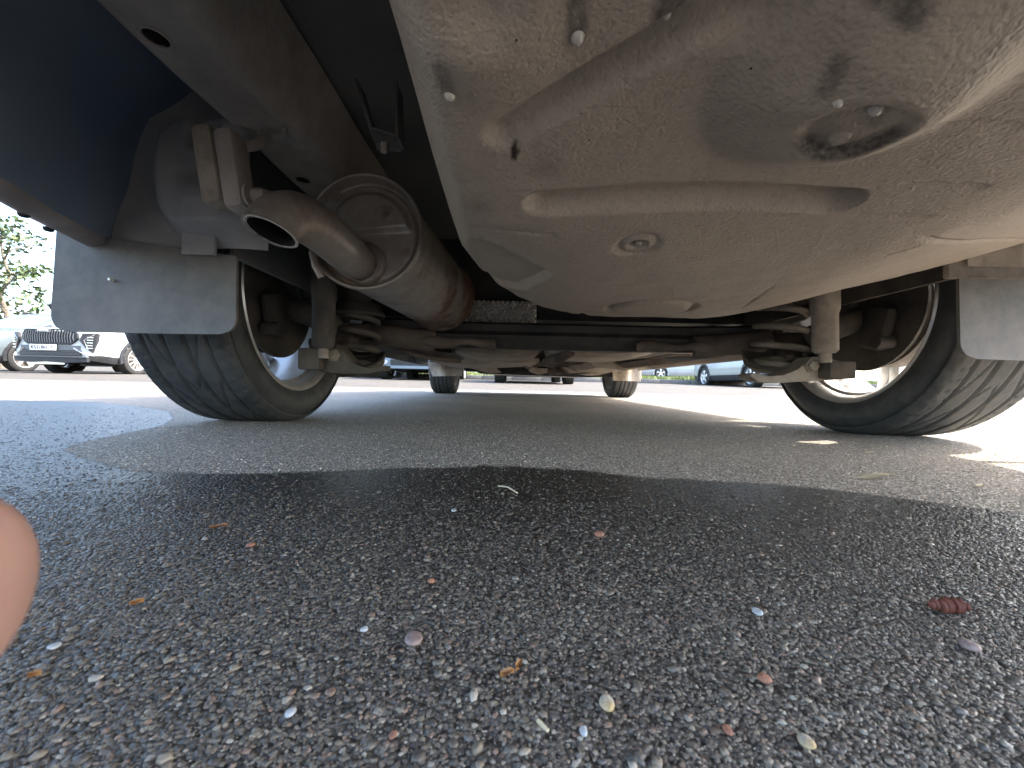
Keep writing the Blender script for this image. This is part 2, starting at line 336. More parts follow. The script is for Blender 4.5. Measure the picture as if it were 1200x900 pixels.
# gravel chips of the asphalt near the lens: stones half sunk in the binder
def ico(sub):
    bm = bmesh.new(); bmesh.ops.create_icosphere(bm, subdivisions=sub, radius=1)
    v = np.array([p.co[:] for p in bm.verts]); f = np.array([[q.index for q in p.verts] for p in bm.faces]); bm.free(); return v, f
def chips(name, n, y0, y1, rmin, rmax, sub, expo=1.0, lab=''):
    bv, bf = ico(sub)
    u = rng.random(n*3)
    yy = y0*(y1/y0)**u if expo else y0+(y1-y0)*u
    keep = rng.random(len(yy)) < 1; yy = yy[keep][:n]
    xx = (rng.random(n)*2-1)*(yy*1.30+.02)
    r = rmin+(rmax-rmin)*rng.random(n)**2.6
    r *= np.clip(.75+yy*.6, .6, 1.15)
    cls = rng.random(n)
    cols = np.array([(.17, .15, .13), (.25, .22, .18), (.34, .29, .23), (.44, .38, .295), (.54, .47, .37), (.46, .31, .23), (.66, .61, .52), (.40, .29, .225), (.31, .285, .26)])
    ci = np.searchsorted(np.cumsum([.24, .22, .18, .12, .06, .03, .035, .055]), cls); tint = cols[np.clip(ci, 0, 8)]*(.95+.7*rng.random((n, 1)))*np.array([1.0, .98, .94])
    ang = rng.random(n)*6.28; sx = .75+.6*rng.random(n); sy = .7+.4*rng.random(n); sz = .32+.3*rng.random(n)
    V = bv[None]*(1+.22*rng.standard_normal((n, len(bv), 1)).clip(-1.5, 1.5))
    V = V*np.stack([sx, sy, sz], -1)[:, None]*r[:, None, None]
    c, s = np.cos(ang)[:, None], np.sin(ang)[:, None]
    Xr = V[..., 0]*c-V[..., 1]*s; Yr = V[..., 0]*s+V[..., 1]*c
    P = np.stack([Xr+xx[:, None], Yr+yy[:, None], V[..., 2]+(r*sz*(rng.random(n)*.6-.15))[:, None]], -1).reshape(-1, 3)
    Fq = (bf[None]+(np.arange(n)*len(bv))[:, None, None]).reshape(-1, 3)
    me = bpy.data.meshes.new(name); me.vertices.add(len(P)); me.vertices.foreach_set('co', P.ravel())
    me.loops.add(len(Fq)*3); me.loops.foreach_set('vertex_index', Fq.ravel().astype(np.int32))
    me.polygons.add(len(Fq)); me.polygons.foreach_set('loop_start', np.arange(len(Fq), dtype=np.int32)*3)
    me.update(calc_edges=True); me.materials.append(MATS['asphalt_chips'])
    me.polygons.foreach_set('use_smooth', [sub > 1]*len(me.polygons))
    a = me.attributes.new('tint', 'FLOAT_COLOR', 'POINT'); t4 = np.concatenate([np.repeat(tint, len(bv), 0), np.ones((n*len(bv), 1))], 1)
    a.data.foreach_set('color', t4.astype(np.float32).ravel())
    return link(name, me, None, label=lab, cat='gravel', kind='stuff', recentre=False)
chips('gravel_pebbles', 1600, .08, .40, .0013, .0023, 2, 1, 'scattered larger rounded chips standing proud of the nearest asphalt')
chips('gravel_chips', 56000, .075, .36, .0004, .0013, 1, 1, 'mixed grey, tan and red stone chips set in the nearest asphalt')
chips('gravel_grit', 68000, .16, 1.3, .0004, .0014, 1, 1, 'fine stone grit of the asphalt farther under the car')

# ------------------------------------------------------------------ THE CAR OVERHEAD
XC = .16
car = empty('parked_car', (XC, 2.3, 0), 'dusty grey car seen from beneath its rear bumper, parked over the camera', 'car')

def car_shell(root, p, mats):
    """lofted body; front at y=0 (local), rear at y=L. returns dict of parts. mats: paint, glass"""
    L_, Wd, H = p['L'], p['W'], p['H']
    ny = p.get('ny', 70)
    yst = np.unique(np.concatenate([np.linspace(0, .5, 12), np.linspace(.5, L_-.5, ny), np.linspace(L_-.5, L_, 12)]))
    half = lerp_tab(yst, p['plan'])
    zb = lerp_tab(yst, p['bottom']); zs = lerp_tab(yst, p['belt']); zt = lerp_tab(yst, p['top']); wr = lerp_tab(yst, p['roofw'])
    zt = np.maximum(zt, zs+.004)
    nl, ng, nr = 14, 6, 9
    rows = []
    for k in range(nl+1):
        t = k/nl; z = zb+(zs-zb)*t
        prof = 1-p.get('tuck', .055)*(1-min(t*3, 1))**2-.05*max(0, (t-.55)/.45)**2+.0*t
        if .48 < t < .56: prof += .006
        rows.append((half*prof, z))
    for k in range(1, ng+1):
        t = k/ng; tt = t**.9
        a = half*.95; rows.append((a+(wr-a)*tt, zs+(zt-.05*np.minimum(1, (zt-zs)/.3)-zs)*t))
    for k in range(1, nr+1):
        t = k/nr; z0 = zt-.05*np.minimum(1, (zt-zs)/.3)
        rows.append((wr*(1-t), z0+(zt-z0)*math.sin(t*math.pi/2)**.8))
    Xg = np.stack([r_[0] for r_ in rows], 1); Zg = np.stack([r_[1] for r_ in rows], 1); Yg = np.repeat(yst[:, None], Xg.shape[1], 1)
    bulge = p.get('bulge', .10)
    nU, nV = Xg.shape
    sets = {}
    def face(key, quad): sets.setdefault(key, []).append(quad)
    for sgn in (1, -1):
        for i in range(nU-1):
            for j in range(nV-1):
                q = [(sgn*Xg[a, b], Yg[a, b], Zg[a, b]) for a, b in ((i, j), (i+1, j), (i+1, j+1), (i, j+1))]
                yc = (yst[i]+yst[i+1])/2; zc = sum(v[2] for v in q)/4
                if j < nl:
                    if any((yc-wy)**2+(zc-p['wr'])**2 < p['arch']**2 for wy in p['wheels']): continue
                    key = 'body'
                    if p.get('clad') and j < 3: key = 'sill_trim'
                    if p.get('bumper') and yc > p['bumper'] and zc < .62: key = 'rear_bumper'
                elif j < nl+ng:
                    key = 'body'
                    if zt[i]-zs[i] > .2 and j >= nl and j < nl+ng-1 and not any(abs(yc-py_) < .045 for py_ in p['pillars']) and p['glass'][0] < yc < p['glass'][1]: key = 'side_window'
                else:
                    key = 'body'
                    if j > nl+ng and p['screen'][0] < yc < p['screen'][1]: key = 'windscreen'
                    if j > nl+ng and p['rear_screen'][0] < yc < p['rear_screen'][1]: key = 'rear_window'
                face((key, sgn) if key in ('side_window', 'sill_trim') else (key, 0), q)
    # end caps (fascias) bulging outwards
    for end, sg in ((0, -1), (nU-1, 1)):
        m_ = 12
        for j in range(nV-1):
            for k in range(m_):
                def P_(jj, kk):
                    x = Xg[end, jj]*(1-2*kk/m_); wmx = max(Xg[end].max(), 1e-3)
                    bz = bulge*(1-(abs(x)/wmx)**2.2)*(.35+.65*math.sin(math.pi*min(1, max(0, (Zg[end, jj]-zb[end])/(Zg[end].max()-zb[end]+1e-6)))))
                    base = yst[end]
                    return (x, base+sg*bz, Zg[end, jj])
                if j >= nl+ng: continue
                key = 'rear_bumper' if (p.get('bumper') and end) else 'body'
                face((key, 0), [P_(j, k), P_(j+1, k), P_(j+1, k+1), P_(j, k+1)])
    out = {}
    tf = p.get('tf', lambda v: v)
    for (key, sd__), qs in sets.items():
        mb = MB()
        for q in qs: mb.add([tf(v) for v in q], [(0, 1, 2, 3)])
        mt = {'body': mats[0], 'side_window': mats[1], 'windscreen': mats[2], 'rear_window': mats[1], 'rear_bumper': mats[0]}.get(key, 'trim_black')
        out[key] = mb.build(key, mt, root, weld=.0008, ang=35)
    return out

# --- outer shell of the car overhead (faces +Y, so local front y=0 is world y=4.42)
def tf_main(v): return (XC-v[0], 4.42-v[1], v[2])
Lm = 4.44
car_shell(car, dict(L=Lm, W=1.7, H=1.5, ny=60, tf=tf_main, bumper=Lm-.78, tuck=.012,
    plan=[(0, .55), (.1, .66), (.3, .78), (.6, .835), (Lm-.72, .82), (Lm-.52, .762), (Lm-.30, .648), (Lm-.12, .47), (Lm-.02, .27), (Lm, .2)],
    bottom=[(0, .22), (.5, .2), (.9, .22), (3.0, .22), (Lm-.8, .27), (Lm-.7, .30), (Lm, .30)],
    belt=[(0, .62), (.3, .74), (1.1, .9), (2.5, .93), (Lm-.3, .98), (Lm, .95)],
    top=[(0, .64), (.3, .76), (1.15, .93), (1.85, 1.40), (2.3, 1.47), (3.4, 1.44), (Lm-.35, 1.32), (Lm-.06, .99), (Lm, .96)],
    roofw=[(0, .5), (1.1, .72), (1.9, .60), (3.6, .58), (Lm-.3, .58), (Lm, .2)],
    wheels=(.76, 3.41), wr=.30, arch=.36, pillars=(2.0, 2.75, 3.45), glass=(1.45, Lm-.55), screen=(1.25, 1.8), rear_screen=(Lm-.34, Lm-.1), bulge=.03),
    ('grey_paint', 'glass_dark', 'glass_dark'))

# lower lip of the bumper, turned inwards, visible at the left
def lip_pts(inset, z):
    P = []
    base = [(.84, .74), (.825, .66), (.775, .52), (.72, .40), (.67, .30), (.58, .19), (.49, .12), (.28, .02), (0, -.02)]
    xs_ = [b_[0] for b_ in base]; 
    full = [(XC-a, b_) for a, b_ in base]+[(XC+a, b_) for a, b_ in base[-2::-1]]
    cx, cy = XC, .9
    for (x, y) in full:
        d = Vector((cx-x, cy-y, 0)); d.normalize(); P.append(Vector((x, y, z))+d*inset)
    # refine
    Q = []
    for i in range(len(P)-1):
        for k in range(4): Q.append(P[i].lerp(P[i+1], k/4))
    Q.append(P[-1]); return Q
prof = [(-.003, .315), (-.002, .301), (.003, .2965), (.010, .296), (.024, .299), (.028, .303), (.030, .308)]
rows_ = [lip_pts(a, z) for a, z in prof]
mb = MB(); mb.grid([v for r_ in rows_ for v in r_], len(rows_), len(rows_[0]))
lip = mb.build('bumper_lip', 'lip_paint', car, recalc=False)
for (px, py) in ((57, 268), (109, 294), (28, 251)):
    pt = at(px, py, .55); y = .195/((pt.z-CH)/.55) ; pt = at(px, py, y); pt.z = .2955
    MB().lathe([(0, .0005), (-.002, .004), (-.0005, .0055), (.003, .006)], pt, 'Z', 12).build('clip', 'soot_shade_black', lip)
# inner skin of the bumper and closing panel of the cavity
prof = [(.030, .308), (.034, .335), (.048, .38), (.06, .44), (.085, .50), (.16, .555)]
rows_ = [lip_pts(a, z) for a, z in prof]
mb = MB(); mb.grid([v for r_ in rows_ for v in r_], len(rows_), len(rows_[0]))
mb.build('bumper_inner_skin', 'haze_blue_plastic', car, recalc=False)
MB().box((XC, .62, .563), (1.7, 1.5, .012)).build('boot_floor', 'cavity_metal', car)
# side closing wall beside the tub
nx, nz = 60, 70
xs_ = np.linspace(-.703, -.385, nx); zs_ = np.linspace(.30, .57, nz); X, Z = np.meshgrid(xs_, zs_, indexing='ij')
def rbox(X, Z, x0, x1, z0, z1, r, s):
    dx = np.maximum(np.maximum(x0+r-X, X-(x1-r)), 0); dz = np.maximum(np.maximum(z0+r-Z, Z-(z1-r)), 0)
    d = np.hypot(dx, dz)-r; return 1-sm((d+s)/s)
bul = rbox(X, Z, -.545, -.36, .30, .50, .06, .03)
Y = .648-.050*bul+.035*rbox(X, Z, -.475, -.425, .43, .485, .01, .012)-.012*rbox(X, Z, -.50, -.40, .325, .40, .03, .04)
Y += .006*np.sin(X*40)*np.sin(Z*35)
np_grid('arch_liner', X, Y, Z, 'liner_metal', car)
X2 = 2*XC-X
np_grid('arch_liner', X2, .648+0*Y, Z, 'dusty_steel', car)
# tabs above the flap
p0 = at(235, 280, .63); MB().box((p0.x, .628, p0.z), (.05, .006, .05), bev=.001).build('liner_tab', 'liner_metal', car)

# --- chassis rail
def rail(x0, x1, y0, y1, z, hole_px):
    nxr, nyr = 24, 700
    t = np.linspace(0, 1, nxr); yv = np.linspace(y0, y1, nyr)
    prof_x = np.concatenate([[x0-.012, x0-.010, x0-.004], np.linspace(x0, x1, 30), [x1+.010, x1+.02, x1+.03, x1+.05]])
    prof_z = np.concatenate([[z+.08, z+.012, z+.002], np.full(30, z)+.002*np.sin(np.linspace(0, 3.14, 30)), [z+.004, z+.015, z+.035, z+.09]])
    Xr = np.repeat(prof_x[:, None], nyr, 1); Yr = np.repeat(yv[None], len(prof_x), 0); Zr = np.repeat(prof_z[:, None], nyr, 1)
    Zr = Zr+.0015*np.sin(Yr*23)
    mk = np.ones(Xr.shape, bool)
    for hx, hy in hole_px:
        d = np.hypot((Xr-hx)/.012, (Yr-hy)/.014); Zr = Zr+.006*(1-sm((d-.8)/.5)); mk &= d > 1
    return Xr, Yr, Zr, mk
ph1 = at(183, 46, 1); y1_ = (.46-CH)/(ph1.z-CH); ph2 = at(355, 212, 1); y2_ = (.46-CH)/(ph2.z-CH)
Xr, Yr, Zr, mk = rail(-.405, -.335, .03, 1.5, .46, [(ph1.x*y1_, y1_), (ph2.x*y2_, y2_)])
np_grid('chassis_rail', Xr, Yr, Zr, 'rail_metal', car, flip=True, mask=mk)
MB().box((-.37, .77, .52), (.06, 1.4, .008)).build('rail_shade_sheet', 'soot_shade_black', car)  # black sheet added above the rail holes so they look shaded
for hx, hy in ((ph1.x*y1_, y1_), (ph2.x*y2_, y2_)):
    MB().tube([Vector((hx+.0128*math.cos(k*math.pi/20), hy+.0148*math.sin(k*math.pi/20), .4615)) for k in range(41)], .0019, 6, False).build('hole_rim', 'rail_metal', car)
# weld seam on the rail
q = at(305, 160, .62)
mb = MB()
for k in range(14):
    a = k/13*2.6; mb.tube([Vector((-.352+.020*math.cos(a), .60+.02*math.sin(a)-.01, .455)), Vector((-.352+.020*math.cos(a+.2), .60+.02*math.sin(a+.2)-.01, .455))], .0035, 6)
mb.build('weld_seam', 'rail_metal', car)

# --- open bracket hanging in the dark gap
b0 = at(415, 92, .55); b1 = at(432, 150, .53); b2 = at(463, 160, .53); b3 = at(462, 95, .55); b4 = at(442, 175, .52); b5 = at(470, 176, .52)
mb = MB()
th = Vector((0, .03, 0))
mb.prism([b0, b1, b1+Vector((.004, 0, .002)), b0+Vector((.004, 0, 0))], th)
mb.prism([b1, b4, b5, b2], (0, .004, 0))
mb.prism([b3, b2, b2+Vector((.004, 0, 0)), b3+Vector((.004, 0, 0))], th)
mb.prism([b1, b2, b2+Vector((0, 0, .003)), b1+Vector((0, 0, .003))], th)
br = mb.build('hanging_bracket', 'cavity_metal', car)
MB().tube([at(450, 168, .515), at(450, 178, .515)], .004, 8).build('stud', 'rail_metal', br)

# --- the big coated spare wheel tub
poly = [(-.066, -.3), (-.066, .50), (-.052, .60), (-.01, .70), (.04, .775), (.12, .835), (.2, .86), (.36, .865), (.46, .845), (.55, .815), (.61, .77), (.645, .70), (.655, .60), (.66, .3), (.66, -.3)]
step = .0021
gx = np.arange(-.10, .70, step); gy = np.arange(-.08, .92, step); X, Y = np.meshgrid(gx, gy, indexing='ij')
def seg_d(X, Y, a, b):
    ax, ay = a; bx, by = b; dx, dy = bx-ax, by-ay
    t = np.clip(((X-ax)*dx+(Y-ay)*dy)/(dx*dx+dy*dy+1e-12), 0, 1); return np.hypot(X-ax-t*dx, Y-ay-t*dy), t
def poly_sd(X, Y, P):
    D = np.full(X.shape, 1e9); ins = np.zeros(X.shape, bool)
    for i in range(len(P)):
        a, b = P[i], P[(i+1) % len(P)]; d, _ = seg_d(X, Y, a, b); D = np.minimum(D, d)
        c = ((a[1] > Y) != (b[1] > Y)) & (X < (b[0]-a[0])*(Y-a[1])/((b[1]-a[1]) if b[1] != a[1] else 1e-12)+a[0]); ins ^= c
    return np.where(ins, -D, D)
def hb(x, y): return .134+.036*sm((.58-y)/.5)+.052*sm((x-.36)/.3)+.010*sm((.12-x)/.2)*sm((y-.3)/.3)
def hit(px, py):
    y = .4
    for _ in range(40):
        p = at(px, py, 1.0); y = .5*y+.5*float(hb(p.x*y, y))/(p.z-CH)
    return p.x*y, y
def groove(a, b, wd, dep, sides=None):
    d, t = seg_d(X, Y, a, b); return dep*(1-sm(d/wd))
H0 = hb(X, Y); Hh = H0.copy(); wetv = np.zeros_like(X); rustv = np.zeros_like(X)
sdv = poly_sd(X, Y, poly)
# long pressed channel: flat bottom, steep near wall
a, b = hit(638, 243), hit(982, 247)
d, t = seg_d(X, Y, a, b); Hh += .015*(1-sm((d-.009)/.011))
# wide diagonal channel
a, b = hit(590, 168), hit(880, 32)
d, t = seg_d(X, Y, a, b); Hh += .015*(1-sm((d-.001)/.016))*(.6+.4*sm(t*3))
cx, cy = hit(885, 38); Hh += .010*(1-sm(np.hypot(X-cx, Y-cy)/.03))
# swelling around the drain
cx, cy = hit(1000, 122); Hh -= .024*(1-sm((np.hypot(X-cx, Y-cy)-.028)/.055))+.010*(1-sm(np.hypot(X-cx-.02, Y-cy+.06)/.08))
cx, cy = hit(905, 150); Hh += .006*(1-sm(np.hypot(X-cx, Y-cy)/.035))
# ridge running up right of the drain
a, b = hit(1085, 160), hit(1190, 10); d, t = seg_d(X, Y, a, b)
sdx = (X-a[0])*(b[1]-a[1])-(Y-a[1])*(b[0]-a[0]); Hh += .012*sm((sdx/.25+.05)/.1)*(1-sm((d-.12)/.2))*sm(1-(Y-.3)/.2)
# dish
dc = hit(1000, 122)
rd = 1.4*np.hypot((X-dc[0])*1.0, (Y-dc[1]))
Hh += .0026*(1-sm((rd-.030)/.006))-.0012*np.exp(-((rd-.041)/.005)**2)
wetv += (1-sm((rd-.036)/.006))*sm((rd-.014)/.012)*sm(((X-dc[0])*.5+(Y-dc[1])+.002)/.014)
# soft swellings upper left
for (px, py, r_, am) in ((560, 66, .05, -.008), (560, 22, .030, .008), (480, 20, .03, .003), (620, 340, .03, -.003)):
    cx, cy = hit(px, py); Hh += am*(1-sm(np.hypot(X-cx, Y-cy)/r_))
# boss with bolt, plug, small ring
def ring(px, py, r_, am, wd):
    cx, cy = hit(px, py); dd = np.hypot(X-cx, Y-cy); return am*np.exp(-((dd-r_)/wd)**2), dd
g, dd = ring(747, 290, .019, .003, .004); Hh += g+.004*(1-sm((dd-.006)/.006))
g, dd = ring(762, 362, .070, .007, .006); Hh += g-.004*(1-sm((dd-.055)/.02))
g, dd = ring(665, 371, .030, .004, .006); Hh += g
for (px, py) in ((690, 366), (845, 372)):
    cx, cy = hit(px, py); Hh += .004*(1-sm(np.hypot((X-cx)/1.6, Y-cy)/.012))
# folded triangle lower left
tri = [hit(*p) for p in ((548, 283), (572, 284), (652, 321), (612, 341), (568, 336), (545, 305))]
ds = poly_sd(X, Y, tri); Hh += .009*(1-sm((ds+.012)/.014))
a, b = hit(556, 269), hit(648, 275); Hh += groove(a, b, .004, .0022)
# taped seams on the right
for p, q in (((1118, 151), (1199, 150)), ((1132, 88), (1199, 87)), ((1072, 222), (1152, 220)), ((1012, 258), (1088, 256)), ((1092, 279), (1199, 282)), ((905, 205), (960, 206))):
    a, b = hit(*p), hit(*q); d, t = seg_d(X, Y, a, b); sgn = np.sign(Y-a[1]-(b[1]-a[1])*(X-a[0])/(b[0]-a[0]))
    Hh += .0022*(1-sm(d/.010))*(sgn > 0)
for p, q in (((880, 353), (905, 335)), ((870, 360), (885, 350)), ((965, 352), (990, 338)), ((1040, 300), (1075, 290))):
    a, b = hit(*p), hit(*q); Hh += groove(a, b, .004, .0014)
# brush marks in the coating and broad unevenness
nz_ = np.zeros_like(X)
for k in range(26):
    th_ = rng.random()*3.14; fq = 60+90*rng.random(); nz_ += np.sin((X*math.cos(th_)+Y*math.sin(th_))*fq*1.3+rng.random()*6.28)
Hh += nz_*.00005
for k in range(10):
    th_ = rng.random()*3.14; fq = 10+14*rng.random(); Hh += .0004*np.sin((X*math.cos(th_)+Y*math.sin(th_))*fq+rng.random()*6.28)
# rolled edge and upright side
Hh += .020*sm((sdv+.028)/.03)**2+np.clip(sdv, 0, None)*9+.004*sm((sdv+.10)/.1)
Hh = np.minimum(Hh, .46)
# wet trails behind each drop, dark patches
for (p, q, wd, am) in (((676, 18), (676, 62), .006, .75), ((790, 0), (779, 64), .009, .95), ((517, 84), (526, 116), .005, .6), ((1030, 92), (1025, 112), .007, .6),
                       ((1195, 2), (1145, 40), .008, .5), ((1035, -8), (1075, -2), .008, .9), ((985, 56), (968, 80), .005, .7), ((440, 8), (600, 12), .01, .0), ((1040, 100), (1012, 62), .010, .15)):
    a, b = hit(*p), hit(*q); d, t = seg_d(X, Y, a, b); wetv = np.maximum(wetv, am*(1-sm((d-wd*.4)/(wd*.8))))
cx, cy = hit(603, 187); rr = np.hypot((X-cx)*1.2+.2*(Y-cy), (Y-cy)*.8); rustv += 1-sm((rr-.0035+.002*np.sin(X*900))/.003)
for (px, py, am) in ((640, 205, .25), (985, 45, .2), (560, 245, .25)):
    cx, cy = hit(px, py); rustv += am*(1-sm(np.hypot(X-cx, Y-cy)/.02))
m = bpy.data.materials.new('tub_coating'); m.use_nodes = True; t_ = m.node_tree; bs = t_.nodes['Principled BSDF']; N = t_.nodes.new; L = t_.links.new
tc = N('ShaderNodeTexCoord')
def noise_(sc, det=6, ro=.5):
    n = N('ShaderNodeTexNoise'); n.inputs['Scale'].default_value = sc; n.inputs['Detail'].default_value = det; n.inputs['Roughness'].default_value = ro; L(tc.outputs['Object'], n.inputs['Vector']); return n.outputs['Fac']
r1 = N('ShaderNodeValToRGB'); e = r1.color_ramp.elements; e[0].position = .32; e[0].color = (.35, .29, .23, 1); e[1].position = .7; e[1].color = (.45, .375, .295, 1); L(noise_(3.5, 8, .6), r1.inputs[0])
r2 = N('ShaderNodeMapRange'); r2.inputs['From Min'].default_value = .35; r2.inputs['From Max'].default_value = .5; r2.inputs['To Min'].default_value = .86; r2.inputs['To Max'].default_value = 1.0; L(noise_(170, 5, .6), r2.inputs[0])
mu = N('ShaderNodeMix'); mu.data_type = 'RGBA'; mu.blend_type = 'MULTIPLY'; mu.inputs['Factor'].default_value = 1; L(r1.outputs[0], mu.inputs[6]); L(r2.outputs[0], mu.inputs[7])
aw = N('ShaderNodeAttribute'); aw.attribute_name = 'damp'; ar = N('ShaderNodeAttribute'); ar.attribute_name = 'rust'
wm = N('ShaderNodeMath'); wm.operation = 'MULTIPLY'; L(aw.outputs['Fac'], wm.inputs[0])
wr_ = N('ShaderNodeMapRange'); wr_.inputs['From Min'].default_value = .35; wr_.inputs['From Max'].default_value = .6; wr_.inputs['To Min'].default_value = .45; wr_.inputs['To Max'].default_value = .95; L(noise_(130, 6, .7), wr_.inputs[0]); L(wr_.outputs[0], wm.inputs[1])
mw = N('ShaderNodeMix'); mw.data_type = 'RGBA'; L(wm.outputs[0], mw.inputs['Factor']); L(mu.outputs[2], mw.inputs[6]); mw.inputs[7].default_value = (.04, .032, .027, 1)
mr_ = N('ShaderNodeMix'); mr_.data_type = 'RGBA'; L(ar.outputs['Fac'], mr_.inputs['Factor']); L(mw.outputs[2], mr_.inputs[6]); mr_.inputs[7].default_value = (.035, .018, .012, 1)
L(mr_.outputs[2], bs.inputs['Base Color'])
rr_ = N('ShaderNodeMapRange'); rr_.inputs['To Min'].default_value = .62; rr_.inputs['To Max'].default_value = .38; L(aw.outputs['Fac'], rr_.inputs[0]); L(rr_.outputs[0], bs.inputs['Roughness'])
v1 = N('ShaderNodeTexVoronoi'); v1.feature = 'SMOOTH_F1'; v1.inputs['Scale'].default_value = 430; L(tc.outputs['Object'], v1.inputs['Vector'])
ad = N('ShaderNodeMath'); ad.operation = 'MULTIPLY_ADD'; ad.inputs[1].default_value = .6; L(v1.outputs['Distance'], ad.inputs[0]); L(noise_(330, 5, .55), ad.inputs[2])
ad2 = N('ShaderNodeMath'); ad2.operation = 'MULTIPLY_ADD'; ad2.inputs[1].default_value = 1.0; L(noise_(24, 5, .5), ad2.inputs[0]); L(ad.outputs[0], ad2.inputs[2])
bp = N('ShaderNodeBump'); bp.inputs['Strength'].default_value = .6; bp.inputs['Distance'].default_value = .0016; L(ad2.outputs[0], bp.inputs['Height']); L(bp.outputs[0], bs.inputs['Normal'])
MATS['tub_coating'] = m
tub = np_grid('spare_wheel_tub', X, Y, CH+Hh, 'tub_coating', car, mask=sdv < .03, attrs={'damp': np.clip(wetv, 0, 1), 'rust': np.clip(rustv, 0, 1)}, flip=True)
def tubz(x, y):
    i = int(round((x-gx[0])/step)); j = int(round((y-gy[0])/step)); return CH+Hh[i, j]
# drops and bolts on the tub
m = mat('water_drop', (.66, .60, .52), .1, trans=.35, spec=.7)
for (px, py, r_) in ((676, 66, .0036), (778, 65, .0034), (527, 121, .0032), (544, 6, .0032), (1027, 93, .0034), (983, 86, .0024), (1068, 229, .0014), (681, 199, .001)):
    x, y = hit(px, py); z = tubz(x, y)
    MB().lathe([(-r_*1.0, .0001), (-r_*.9, r_*.45), (-r_*.55, r_*.82), (0, r_), (r_*.3, r_*1.15)], (x, y, z), 'Z', 16).build('water_drop', 'water_drop', tub)
for (px, py, r_) in ((747, 290, .005), (985, 134, .0058)):
    x, y = hit(px, py); z = tubz(x, y)
    MB().lathe([(-.004, .0001), (-.004, r_*.7), (-.002, r_), (.002, r_), (.002, r_*1.5), (.004, r_*1.6)], (x, y, z), 'Z', 12).build('bolt', 'dusty_steel', tub, ang=30)
for (px, py) in ((681, 150), (605, 55), (880, 96), (690, 179)):
    x, y = hit(px, py); z = tubz(x, y)
    MB().lathe([(-.0007, .0001), (-.0005, .0005), (.0003, .0007)], (x, y, z), 'Z', 8).build('tar_speck', 'soot_shade_black', tub)

# --- muffler
mc = at(429, 273, .675); MR = .090
muf = MB()
pr = [(0, MR*.995), (-.006, MR*1.03), (-.010, MR*1.03), (-.010, MR*.99), (.004, MR*.985)]
mc = Vector((mc.x, .675, mc.z))
L_m = .44
muf = MB().lathe([(.006, MR*.985), (.02, MR*.985), (.06, MR*.992), (L_m-.03, MR*.992), (L_m-.016, MR*1.0), (L_m-.010, MR*1.05), (L_m-.002, MR*1.05), (L_m, MR*1.0), (L_m+.004, MR*.9), (L_m+.03, MR*.5), (L_m+.035, .001)], mc, 'Y', 72)
muf.v = [(x+max(0, y-.69)*.10, y, z-max(0, y-.69)*.02) for x, y, z in muf.v]
muf = muf.build('muffler', 'muffler_steel', car)
# end plate with rolled rim and pressed half moon
nr_, na_ = 40, 96
rr_g = np.concatenate([np.linspace(.0005, .93, 34), [.955, .975, .99, 1.01, 1.035, 1.045, 1.04, 1.0]])*MR
aa = np.linspace(0, 2*math.pi, na_+1)
RR, AA = np.meshgrid(rr_g, aa, indexing='ij')
PX = RR*np.cos(AA); PZ = RR*np.sin(AA)
PY = np.zeros_like(PX)
PY += .010*(1-sm((MR*.93-RR)/(MR*.06)))*(RR < MR*.945)          # dish step
rim_i = {34: .006, 35: -.002, 36: -.007, 37: -.010, 38: -.008, 39: -.002, 40: .004, 41: .010}
for k, v_ in rim_i.items(): PY[k, :] = v_
PY[:34] += .006
u_ = PX/MR; w_ = PZ/MR
half = sm((w_-(-.02+.10*u_))/.10)*(1-sm((np.hypot(u_-.05, w_-.0)-.68)/.10))*sm((u_+.62)/.12)*(RR < MR*.9)
PY -= .008*half
PYc = PY+mc.y
np_grid('end_plate', PX+mc.x, PYc, PZ+mc.z, 'muffler_steel', muf)
